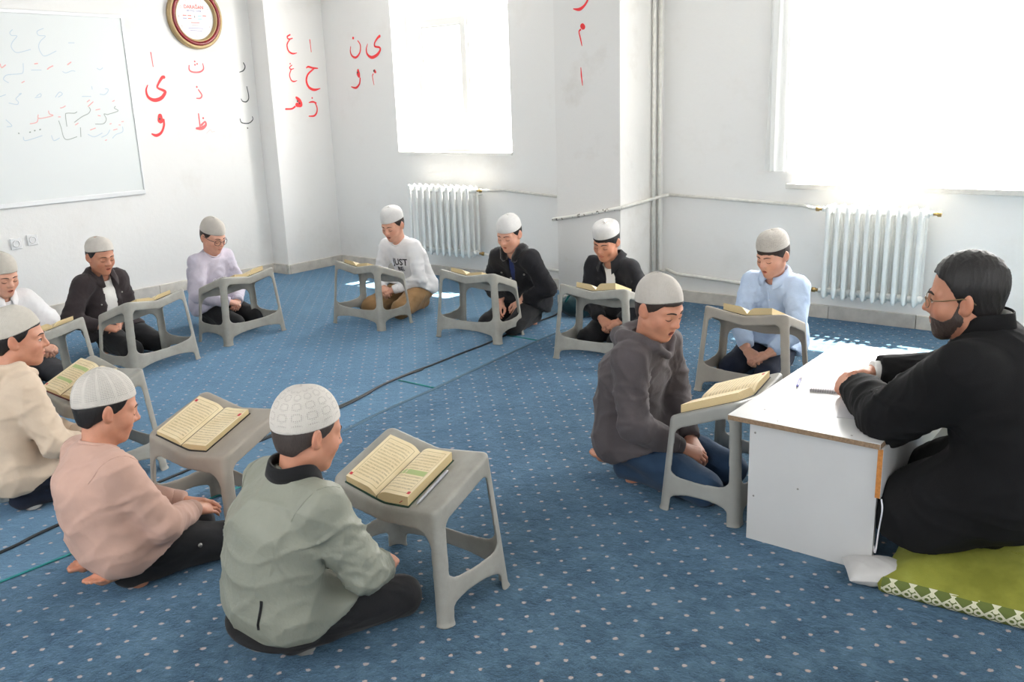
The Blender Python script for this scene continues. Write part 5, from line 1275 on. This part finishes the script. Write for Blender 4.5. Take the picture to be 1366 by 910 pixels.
    if T.get('open'):
        w0, w1 = T['open']; fN = N + np.array([0, .065 * k, -.02 * k]); fW = np.array([N[0] * .4, W[1] + .105 * k, W[2] - .03 * k])
        d = smax(d, -rc(g, fN, fW, w0 * k, w1 * k, (1, 1.6, 1)), .006)
    V, F = surfnet(d, g); V = relax(V, F, 1, .4); nrm = vnormals(V, F)
    w_amp = T.get('fold', .0045) * k * .62; V = V + nrm * (folds(V, w_amp, T.get('ff', 24), int(abs(py * 37)) % 89, (1.0, 1.0, 1.35)) - w_amp * .2)[:, None]
    # creases fanning out from the armpits, and crinkles along the forearms
    fan = T.get('fan', .0045) * k
    for i in (0, 1):
        sx = (-1, 1)[i]; u_ = (elb[i] - sh[i]) / np.linalg.norm(elb[i] - sh[i])
        for A in (sh[i] + u_ * .095 * k + np.array([-sx * .045, -.035, -.02]) * k, sh[i] + u_ * .10 * k + np.array([-sx * .04, .05, -.02]) * k):
            q = V - A; r_ = np.linalg.norm(q, axis=1); an = np.arctan2(q[:, 2], q[:, 0] * sx * -1.0); s_ = (1 - np.abs(np.sin(an * 2.6 + 1.5 * np.sin(an * 1.7 + py * 9 + r_ * 14)))) ** 3
            V = V + nrm * (fan * s_ * np.clip(r_ / .03, 0, 1) * np.exp(-(r_ / (.115 * k)) ** 2) * 1.6 - fan * .5 * np.exp(-(r_ / (.05 * k)) ** 2))[:, None]
    if T.get('crinkle'):
        m_ = np.zeros(len(V), np.float32)
        for i in (0, 1):
            g_ = Pts(V); m_ = np.maximum(m_, np.clip(1.6 - rc(g_, sh[i] * .45 + elb[i] * .55, elb[i], .06 * k, .06 * k) / .02, 0, 1)); m_ = np.maximum(m_, np.clip(1.6 - rc(g_, elb[i], wr[i], .06 * k, .05 * k) / .02, 0, 1))
        V = V + nrm * (m_ * folds(V, T['crinkle'], 62, 17))[:, None]
    # gathers at the elbows
    for i in (0, 1):
        e_ = np.exp(-(np.linalg.norm(V - elb[i], axis=1) / (.075 * k)) ** 2); ax = (wr[i] - sh[i]) / np.linalg.norm(wr[i] - sh[i]); V = V + nrm * (e_ * .0026 * k * np.sin((V @ ax) * 170 + 3 * np.sin(V[:, 0] * 40 + V[:, 2] * 30)))[:, None]
    V[:, 2] = np.maximum(V[:, 2], bz + .006)
    top = mesh_np(T['name'], V, F, T['mat'], root)
    if T.get('tee'):
        g2 = Grid((-.19 * k, -.17 * k, hz - .01), (.19 * k, max(.22 * k, N[1] + .12), N[2] + .05), ch)
        d = torso(g2, pf - .004, 1.36); d = smin(d, rc(g2, N - up * .03, (sh[0] + N) / 2 - up * .02, .040 * k, .040 * k), .03); d = smin(d, rc(g2, N - up * .03, (sh[1] + N) / 2 - up * .02, .040 * k, .040 * k), .03)
        d = np.maximum(d, (hz + .02 + sl * np.maximum(g2.y, 0) - g2.z) * .85); d = smax(d, -rc(g2, N - up * .006 + np.array([0, .012, 0]), N + up * .10 + np.array([0, .04, 0]), .054, .066), .006)
        d = np.maximum(d, rc(g2, fN, fW, (w0 + .03) * k, (w1 + .03) * k, (1, 1.6, 1)))
        V2, F2 = surfnet(d, g2); V2 = relax(V2, F2, 1, .4); V2 = V2 + vnormals(V2, F2) * folds(V2, .002, 30, 4)[:, None]; mesh_np('undershirt', V2, F2, T['tee'], root)
    bv = BVHTree.FromPolygons([tuple(v) for v in V], [tuple(f) for f in F])
    fr = np.array([0, 1, 0]); cax = up * .6 + (H - N) / np.linalg.norm(H - N) * .4; cax /= np.linalg.norm(cax)
    cc_ = N + np.array([0, .010, -.006]); ck_ = T.get('collar'); cm = T.get('collar_mat', T['mat'])
    nb = .056 if not adult else .064
    def snapped(rx, ry, lift, n=30, skip=0):
        A = []; Bq = basis(fr, cax); dzs = []
        for q in range(n):
            a = 2 * math.pi * q / n; p = cc_ + Bq @ np.array([math.sin(a) * rx, math.cos(a) * ry, .075]); h_ = bv.ray_cast(Vector(p), Vector(-cax), .17); dzs.append(.075 - h_[3] if h_[0] is not None else None)
        dzs = [q if q is not None else 0.0 for q in dzs]; dzs = np.array(dzs)
        for _ in range(3): dzs = (np.roll(dzs, 1) + dzs + np.roll(dzs, -1)) / 3
        for q in range(n):
            a = 2 * math.pi * q / n; A.append(Vector(cc_ + Bq @ np.array([math.sin(a) * rx, math.cos(a) * ry, dzs[q] + lift])))
        return A
    if ck_ == 'crew':
        Bq = basis(fr, cax); q = (V - cc_) @ Bq; rad = np.hypot(q[:, 0], q[:, 1]); an = np.arctan2(q[:, 0], q[:, 1]); nbin = 20; crest = []
        for j in range(nbin):
            a = -math.pi + (j + .5) * 2 * math.pi / nbin; m = (np.abs(np.angle(np.exp(1j * (an - a)))) < math.pi / nbin * 1.2) & (rad < nb * 1.55) & (rad > nb * .75) & (q[:, 2] > -.06)
            if m.any(): crest.append(q[m][np.argmax(q[m][:, 2] - .35 * rad[m])])
        crest = np.array(crest)
        for _ in range(2): crest = (np.roll(crest, 1, 0) + 2 * crest + np.roll(crest, -1, 0)) / 4
        tube('neckband', [Vector(cc_ + Bq @ p_) for p_ in crest], .0068, cm, root, 8, closed=True)
    elif ck_ == 'rib': band_mesh('rib_collar', cc_, cax, fr, [(nb * 1.30, -.004, .0), (nb * 1.24, .014, .0), (nb * 1.16, .032, .002), (nb * 1.12, .037, .002)], .22, cm, root, th=.008, bv=bv)
    elif ck_ == 'shirt': band_mesh('shirt_collar', cc_, cax, fr, [(nb * 1.14, .0, .0), (nb * 1.12, .028, .0), (nb * 1.18, .032, .002), (nb * 1.40, .016, .012), (nb * 1.56, .002, .038)], .30, cm, root, th=.003, bv=bv)
    elif ck_ == 'lapel': band_mesh('jacket_collar', cc_, cax, fr, [(nb * 1.20, .0, .0), (nb * 1.18, .026, .0), (nb * 1.26, .030, .005), (nb * 1.52, .012, .025), (nb * 1.78, .000, .060)], .45, cm, root, th=.004, bv=bv)
    elif ck_ == 'stand':
        band_mesh('stand_collar', cc_, cax, fr, [(nb * 1.30, -.006, .0), (nb * 1.22, .020, .0), (nb * 1.16, .044, .002), (nb * 1.13, .045, .002), (nb * 1.10, .01, .0)], .14, cm, root, th=.004, bv=bv)
        band_mesh('inner_collar', cc_, cax, fr, [(nb * 1.10, .0, .0), (nb * 1.06, .034, .0)], .05, T['inner'], root, th=.003, bv=bv)
    elif ck_ == 'fur':
        q = snapped(nb * 1.30, nb * 1.36, .016, 40)[3:-2]; Vf, Ff = tube_vf(q, [.016] + [.026] * (len(q) - 2) + [.016], 12); Vf = np.array(Vf, np.float32); r_ = np.random.RandomState(3); Vf = Vf + r_.randn(*Vf.shape).astype(np.float32) * .0022
        mesh_vf('fur_collar', Vf, Ff, cm, root)
    if T.get('seam'):
        for i in (0, 1):                     # sleeve seams
            u = np.array([(-1, 1)[i] * .95, -.10, -.30]); u /= np.linalg.norm(u); o_ = sh[i] + np.array([0, 0, -.035 * k]); e1 = np.cross(u, [0, 1, 0]); e1 /= np.linalg.norm(e1); e2 = np.cross(u, e1); A = []
            for q in range(28):
                a = 2 * math.pi * q / 28; d_ = e1 * math.cos(a) + e2 * math.sin(a); h_ = bv.ray_cast(Vector(o_ + d_ * .13 * k), Vector(-d_), .13 * k)
                if h_[0] is not None and (h_[0] - Vector(o_)).length < .105 * k: A.append(h_[0] + h_[1] * .0004)
            if len(A) > 14:
                gaps = [(A[q] - A[q - 1]).length for q in range(len(A))]; q0 = int(np.argmax(gaps)); A = A[q0:] + A[:q0]; tube('sleeve_seam', A, .0016, T.get('seam_mat', T['mat']), top, 5)
    if T.get('rib'):
        for i in (0, 1):
            a = elb[i] + (wr[i] - elb[i]) * T.get('cuffat', .90); u = (wr[i] - elb[i]) / np.linalg.norm(wr[i] - elb[i]); r = .034 * k * sk + pf * .2
            tube('cuff', [Vector(a - u * .012), Vector(a + u * .002), Vector(a + u * .028), Vector(a + u * .036), Vector(a + u * .034)], [r * .9, r * 1.0, r * .92, r * .86, r * .6], T.get('rib_mat', T['mat']), root, 16)
    if T.get('whitecuff'):
        for i in (0, 1):
            a = elb[i] + (wr[i] - elb[i]) * .90; u = (wr[i] - elb[i]) / np.linalg.norm(wr[i] - elb[i]); r = .0325 * k
            tube('shirt_cuff', [Vector(a - u * .02), Vector(a + u * .022), Vector(a + u * .028), Vector(a + u * .027)], [r, r, r * .97, r * .75], T['whitecuff'], root, 18)
    if T.get('hemband'):       # ribbed waistband following the lower edge of the jacket
        A = []; 
        for a in np.linspace(0, 2 * math.pi, 49)[:-1]:
            y0 = -.01 + math.cos(a) * (.094 * k + pf) * .99; x0 = math.sin(a) * (.094 * k + pf) * 1.42 * .99; A.append(Vector((x0, y0, hz + .010 + sl * max(y0, 0))))
        tube('waistband', A, .019, T['hemband'], root, 10, closed=True, flat=.55)
    def cast(x, z, y0=.6, d_=(0, -1, 0)):
        h_ = bv.ray_cast(Vector((x, y0, z)), Vector(d_)); return h_[0], h_[1]
    # printing on the chest
    for (txt, size, off, m, sxx) in T.get('print', ()):
        cu = bpy.data.curves.new('txt', 'FONT'); cu.body = txt; cu.size = size; cu.align_x = 'CENTER'; cu.align_y = 'CENTER'; cu.offset = .0016; cu.resolution_u = 2
        ob = bpy.data.objects.new('txt', cu); COL.objects.link(ob); me = bpy.data.meshes.new_from_object(ob); bpy.data.objects.remove(ob); bpy.data.curves.remove(cu)
        bm = bmesh.new(); bm.from_mesh(me); bmesh.ops.triangulate(bm, faces=bm.faces)
        for _ in range(2): bmesh.ops.subdivide_edges(bm, edges=[e for e in bm.edges if e.calc_length() > .012], cuts=1)
        for v in bm.verts:
            # facing +y the wearer's right is +x, so the print runs towards -x
            x = C[0] - v.co.x * sxx + off[0]; z = C[2] + off[1] + v.co.y; p, nn = cast(x, z)
            v.co = p + nn * .0030 if p is not None else Vector((x, C[1] + .12, z))
        bm.to_mesh(me); bm.free(); link_mesh('chest_print', me, m, root, False)
    for (x, z, r, m) in T.get('buttons', ()):
        p, nn = cast(C[0] + x, C[2] + z)
        if p is not None:
            Vb, Fb = lathe_vf([(r, 0), (r * .95, r * .35), (r * .2, r * .42)], 12); ob = mesh_vf('button', Vb, Fb, m, top); ob.location = p + nn * .0012; ob.rotation_euler = nn.to_track_quat('Z', 'Y').to_euler()
    if T.get('placket'):
        A = []
        for z in np.linspace(N[2] - .05 * k, W[2] - .03 * k, 14):
            p, nn = cast(N[0] * .6, z)
            if p is not None: A.append(p + nn * .0015)
        if len(A) > 3: tube('placket', A, .009, T['placket'], top, 6, flat=.25)
    if T.get('zip'):
        A = []
        for q in np.linspace(0, 1, 7):
            p, nn = cast(.118 * k - .012 * k * q, (.25 - .085 * q) * k, -.5, (0, 1, 0))
            if p is not None: A.append(p + nn * .001)
        if len(A) > 3: tube('pocket_zip', A, .0042, T['zip'], top, 6)
    if T.get('cords'):
        for sx in (-1, 1):
            A = []
            for q in range(7):
                z = N[2] - .035 * k - .02 * k * q; p, nn = cast(N[0] + sx * .030 * k, z)
                if p is not None: A.append(p + nn * .003)
            if len(A) > 2: tube('drawstring', A, .0026, T['cords'], root, 6)
    # ---------------- glasses
    if 'glasses' in c:
        m, round_, gy = c['glasses']
        gl_ = None
        for sx in (-1, 1):
            rx, rz_ = (.0225, .0205) if round_ else (.0255, .0165)
            pts = []
            for a in [q * math.pi / 14 for q in range(28)]:
                x = sx * .0335 + rx * math.cos(a); pts.append(Vector(toL((x, gy - 3.2 * (abs(x) - .01) ** 2 * 2, -.003 + rz_ * math.sin(a)))))
            gl_ = tube('glasses_rim', pts, .0017 * hs if round_ else .0012 * hs, m, root, 6, closed=True)
            tube('glasses_temple', [Vector(toL(q)) for q in ((sx * .058, gy - .018, .004), (sx * .074, gy - .055, .006), (sx * .0805, .0, .012), (sx * .0825, -.02, .010), (sx * .080, -.034, -.006))], .0019 * hs, c.get('temple', m), root, 6)
        tube('glasses_bridge', [Vector(toL(q)) for q in ((-.012, gy, .002), (0, gy + .003, .005), (.012, gy, .002))], .0015 * hs, m, root, 6)
    return root

# garments
CREAM = rgb(200, 194, 183); WARMW = rgb(207, 201, 193); GREYW = rgb(192, 186, 178); WHITE = rgb(218, 216, 214)
c_sage = cloth('sage_green_bomber_nylon', rgb(136, 138, 126), .06, 500, .05, 22, .30, .5, .0); c_black_rib = cloth('black_ribbed_knit', (.010, .010, .011, 1), .2, 260, .5, 10, .1)
c_pink = cloth('dusty_pink_sweatshirt', rgb(190, 156, 142), .06, 420, .25, 12, .22); c_cream = cloth('cream_sweatshirt_fleece', rgb(206, 187, 166), .06, 400, .3, 12, .25)
c_char = cloth('charcoal_hoodie_fleece', rgb(82, 76, 78), .12, 300, .4, 14, .25); c_blackden = cloth('black_cotton', (.016, .016, .018, 1), .2, 340, .4, 14, .2)
c_blackj = cloth('black_jacket_cotton', (.014, .014, .017, 1), .25, 300, .4, 16, .25); c_overs = cloth('dark_brown_black_overshirt', rgb(58, 51, 53), .15, 300, .4, 16, .25)
c_navy = cloth('dark_navy_denim', rgb(34, 40, 56), .2, 340, .5, 14, .2); c_jean = cloth('blue_denim', rgb(48, 70, 96), .2, 300, .6, 14, .25); c_khaki = cloth('khaki_cotton', rgb(150, 118, 82), .12, 320, .3, 16, .3)
c_dgrey = cloth('dark_grey_cotton', rgb(66, 66, 70), .12, 300, .3, 14, .2); c_white = cloth('white_cotton', rgb(226, 225, 226), .03, 420, .2, 14, .3); c_lav = cloth('pale_lavender_sweatshirt', rgb(194, 188, 202), .05, 420, .2, 14, .3)
c_sky = cloth('pale_blue_shirting', rgb(184, 202, 228), .04, 500, .1, 20, .4, .8); c_suit = cloth('black_suit_wool', (.0075, .0075, .0082, 1), .15, 400, .3, 10, .12, .95, 0.0); c_navytee = cloth('dark_blue_cotton', rgb(36, 48, 92), .1)
c_fur = cloth('black_fleece_collar', (.010, .010, .012, 1), .3, 200, .6, 60, .6, 1.0, .5); c_tee = cloth('white_tee_cotton', rgb(234, 232, 228), .03)
c_sock = cloth('grey_sock_knit', rgb(128, 128, 126), .1, 260, .6, 20, .2); c_psock = cloth('pale_patterned_sock', rgb(188, 186, 182), .3, 120, .6, 60, .2)
m_dark = simple('black_print', rgb(40, 40, 46), .7); m_whitep = simple('white_print', rgb(232, 230, 234), .7); m_silver = simple('silver_button', rgb(190, 188, 184), .35, .6); m_wbtn = simple('white_button', rgb(222, 224, 228), .4)
m_gframe = simple('dark_glasses_frame', rgb(42, 42, 48), .35); m_gold = simple('thin_gold_glasses_frame', rgb(120, 100, 72), .35, .5)
D30 = math.radians
rm = math.radians
person(dict(label='boy in a sage green bomber jacket and patterned cap, seen from behind, kneeling in front', pos=(-2.035, 1.395), th=rm(-7), s=.82, H=(-1.955, 1.50, .672), yaw=rm(-6), pitch=.30, res=.0034, ch=.0066, skin='warm', hair='short', fz=.95,
    cap=('flower', WARMW, .055, -.006, 2.15, .110), trousers=c_blackden, sock=c_sock, hands=[((-.06, .225, .185), (.75, .6, -.3), (-.1, .4, .9), 'clasp'), ((.055, .235, .200), (-.72, .66, -.2), (.2, .35, .9), 'clasp')], hc=(-1.925, 1.735, .180), knees=[(-.12, .335), (.115, .345)],
    top=dict(name='bomber_jacket', mat=c_sage, puff=.024, hem=.090, hemslope=.42, sleeve=1.18, fold=.012, ff=15, fan=.011, crinkle=.0042, seam=True, zip=c_black_rib, collar='rib', collar_mat=c_black_rib, rib=True, rib_mat=c_black_rib, cuffat=.60, hemband=c_black_rib)))
person(dict(label='boy in a dusty pink sweatshirt and white net cap, kneeling barefoot', pos=(-2.80, 1.315), th=rm(-4), s=.81, H=(-2.825, 1.362, .618), yaw=rm(-12), pitch=.32, res=.0036, skin='warm', hair='black', cap=('net', WARMW, .064, -.010, 2.2, .106),
    trousers=c_blackden, tbuttons=((1, .62, .008),), footdir=(-.1, -.99, -.05), hands=[((-.02, .25, .205), (.30, .92, -.25), (-.25, .2, .9), 'flat'), ((.055, .245, .195), (-.18, .95, -.25), (.3, .2, .9), 'flat')],
    top=dict(name='sweatshirt', mat=c_pink, seam=True, puff=.018, hem=.085, hemslope=.65, sleeve=1.08, fold=.008, collar='crew', rib=True, cuffat=.88)))
person(dict(label='boy in a cream hoodie and off-white cap at the left edge, seen in profile', pos=(-3.76, 1.39), th=rm(-6), s=.84, H=(-3.79, 1.515, .690), yaw=rm(-24), pitch=.12, res=.0036, skin='warm', hair='black', eyes='open', cap=('plain', CREAM, .066, -.010, 2.2, .106),
    trousers=c_navy, sock=c_psock, hands=[((-.03, .27, .22), (.5, .8, -.3), (-.2, .35, .9), 'clasp'), ((.08, .26, .21), (-.45, .85, -.25), (.2, .35, .9), 'clasp')],
    top=dict(name='hoodie', mat=c_cream, puff=.020, hem=.10, hemslope=.6, sleeve=1.1, fold=.009, hood=True, rib=True, cuffat=.9)))
person(dict(label='boy in a white polo shirt with dark badge at the far left edge', pos=(-5.66, 2.20), th=rm(-84), s=.82, H=(-5.60, 2.212, .664), yaw=rm(-2), pitch=.32, skin='fair', hair='brown', mouth=.5, cap=('plain', CREAM, .048, .030, 2.3, .104), trousers=c_dgrey,
    hc=(-5.40, 2.34, .22), top=dict(name='polo_shirt', mat=c_white, puff=.014, hem=.10, fold=.007, collar='shirt', short=True, sleeve=1.2, placket=c_white, print=(('ooo', .026, (-.045, -.005), m_dark, 1.0), ('oo', .022, (-.045, -.022), m_dark, 1.0)))))
person(dict(label='boy in an open dark overshirt over a white tee, by the left wall', pos=(-5.83, 2.93), th=rm(-82), s=.82, H=(-5.715, 2.872, .672), yaw=rm(-6), pitch=.26, skin='tan', hair='black', mouth=.25, cap=('plain', WARMW, .062, .012, 2.6, .088), trousers=c_blackden,
    hc=(-5.62, 2.86, .20), top=dict(name='overshirt', mat=c_overs, puff=.018, hem=.09, sleeve=1.1, fold=.009, open=(.040, .034), tee=c_tee, collar='lapel', cuffat=.80, buttons=((-.085, .0, .006, m_silver), (.075, -.055, .005, m_silver)))))
person(dict(label='boy with round dark glasses and a pale lavender sweatshirt', pos=(-5.88, 3.755), th=rm(-82), s=.81, H=(-5.765, 3.747, .676), yaw=rm(-2), pitch=.38, skin='fair', hair='brown', cap=('plain', GREYW, .046, .040, 2.3, .100), trousers=c_blackden, hairthick=.003,
    glasses=(m_gframe, True, .100), hc=(-5.60, 3.78, .195), top=dict(name='sweatshirt', mat=c_lav, puff=.018, hem=.09, sleeve=1.12, fold=.009, collar='crew', rib=True, print=(('OCLER', .040, (-.01, -.055), m_whitep, 1.05),))))
person(dict(label='boy in a white JUST top and khaki trousers, kneeling by the small radiator', pos=(-4.94, 4.965), th=rm(184), s=.84, H=(-5.0, 4.815, .672), yaw=rm(6), pitch=.36, skin='fair', hair='brown', mouth=.6, cap=('plain', WHITE, .052, .034, 3.2, .098), trousers=c_khaki, tpuff=1.08, knees=[(-.13, .335), (.16, .33)],
    hc=(-4.985, 4.66, .185), top=dict(name='long_sleeve_top', mat=c_white, puff=.012, hem=.12, sleeve=1.0, fold=.008, collar='crew', cuffat=.86, rib=True, print=(('JUST', .072, (.0, -.030), m_dark, 1.0), ('BE', .044, (.0, -.082), m_dark, 1.35)))))
person(dict(label='boy in a black denim jacket with fleece collar and silver buttons', pos=(-3.86, 5.0), th=rm(183), s=.82, H=(-3.845, 4.795, .676), yaw=rm(4), pitch=.34, skin='fair', hair='black', mouth=.2, cap=('plain', WHITE, .044, .034, 2.25, .098), trousers=c_blackden, browk=1.1,
    hands=[((-.06, .16, .20), (.15, .70, -.7), (-.6, .5, .5), 'relaxed'), ((.075, .22, .185), (-.25, .80, -.6), (.3, .6, .7), 'relaxed')],
    top=dict(name='denim_jacket', mat=c_blackj, puff=.022, hem=.09, sleeve=1.15, fold=.010, open=(.026, .006), tee=c_navytee, collar='fur', collar_mat=c_fur, cuffat=.88, buttons=((.012, .015, .0085, m_silver), (.020, -.052, .0085, m_silver), (-.085, -.02, .0075, m_silver), (.105, -.02, .0075, m_silver)))))
person(dict(label='boy in black with a flat topped white cap, kneeling against the pillar', pos=(-3.03, 5.0), th=rm(183), s=.82, H=(-3.078, 4.82, .672), yaw=rm(2), pitch=.38, roll=-.06, skin='warm', hair='black', browk=1.2, hairline=[(-.085, -.06), (-.05, -.040), (-.015, -.008), (.0, .024), (.02, .040), (.034, .060), (.042, .20)], cap=('plain', WHITE, .060, .044, 5.0, .074), trousers=c_blackden,
    hc=(-2.985, 4.66, .175), top=dict(name='zip_jacket', mat=c_blackj, puff=.018, hem=.09, sleeve=1.1, fold=.009, open=(.036, .020), tee=c_tee, collar='lapel', cuffat=.88)))
person(dict(label='boy in a pale blue collared shirt, kneeling near the large radiator', pos=(-1.955, 4.875), th=rm(178), s=.83, H=(-1.925, 4.70, .692), yaw=rm(-12), pitch=.32, skin='fair', hair='brown', mouth=.25, hairline=[(-.085, -.06), (-.05, -.040), (-.015, -.006), (.0, .026), (.02, .044), (.034, .068), (.042, .20)], cap=('lace', GREYW, .058, .036, 2.5, .094), trousers=c_navy,
    hc=(-1.925, 4.475, .165), top=dict(name='collared_shirt', mat=c_sky, puff=.016, hem=.08, sleeve=1.12, fold=.010, ff=28, collar='shirt', cuffat=.80, placket=c_sky, buttons=((.0, .01, .0045, m_wbtn), (.0, -.05, .0045, m_wbtn)))))
person(dict(label='older boy in a charcoal hoodie reading aloud beside the white desk, barefoot', pos=(-1.835, 3.075), th=rm(-88), s=.90, H=(-1.700, 3.045, .752), yaw=rm(-14), pitch=.36, res=.0034, skin='warm', hair='brown', mouth=.8, browk=1.3, fz=1.0, neckr=.050, cap=('plain', GREYW, .064, -.012, 2.2, .106), trousers=c_jean, hs=1.02,
    hairline=[(-.085, -.06), (-.05, -.040), (-.015, -.006), (.0, .028), (.02, .044), (.040, .056), (.052, .085), (.062, .20)], footdir=(-.15, -.98, -.05), hands=[((-.055, .205, .170), (.62, .72, -.35), (-.15, .40, .9), 'relaxed'), ((.050, .215, .170), (-.50, .80, -.35), (.25, .40, .9), 'relaxed')],
    top=dict(name='hoodie', mat=c_char, puff=.020, hem=.095, hemslope=.5, sleeve=1.1, fold=.009, hood=True, rib=True, cuffat=.84)))
person(dict(label='bearded man in a black suit with thin glasses, hands clasped on the white desk', pos=(-.435, 3.05), th=rm(90), s=1.08, adult=True, bz=.118, H=(-.612, 3.035, .908), hs=1.09, yaw=rm(8), pitch=.10, res=.0036, skin='tan', hair='black', eyes='open', fz=1.0, neckr=.058, neckback=.012, necklen=.128, browk=1.5, stubble=True, beard=True, fullhair=True, wsh=.140,
    hairline=[(-.085, -.06), (-.05, -.042), (-.02, -.012), (-.004, .014), (.03, .026), (.06, .044), (.078, .074), (.092, .20)], glasses=(m_gold, False, .102), trousers=c_suit, sock=c_suit, hw=[(-.955, 3.135, .528), (-.945, 3.265, .550)], handk=.98, knee=(.10, .168), tpuff=1.15, anky=.03, poles=[(-1.0, -.1, -.9), (1.0, -.3, -.5)],
    hands=[((.105, .690, .535), (.62, .75, -.10), (-.62, .35, .70), 'clasp'), ((.235, .665, .555), (-.85, .50, -.05), (.25, .55, .80), 'clasp')],
    top=dict(name='suit_jacket', mat=c_suit, puff=.056, hem=.0, hemslope=.05, thigh=.95, sleeve=1.15, fold=.008, ff=16, collar='stand', inner=c_tee, cuffat=.90, whitecuff=c_tee, neckhole=.066)))
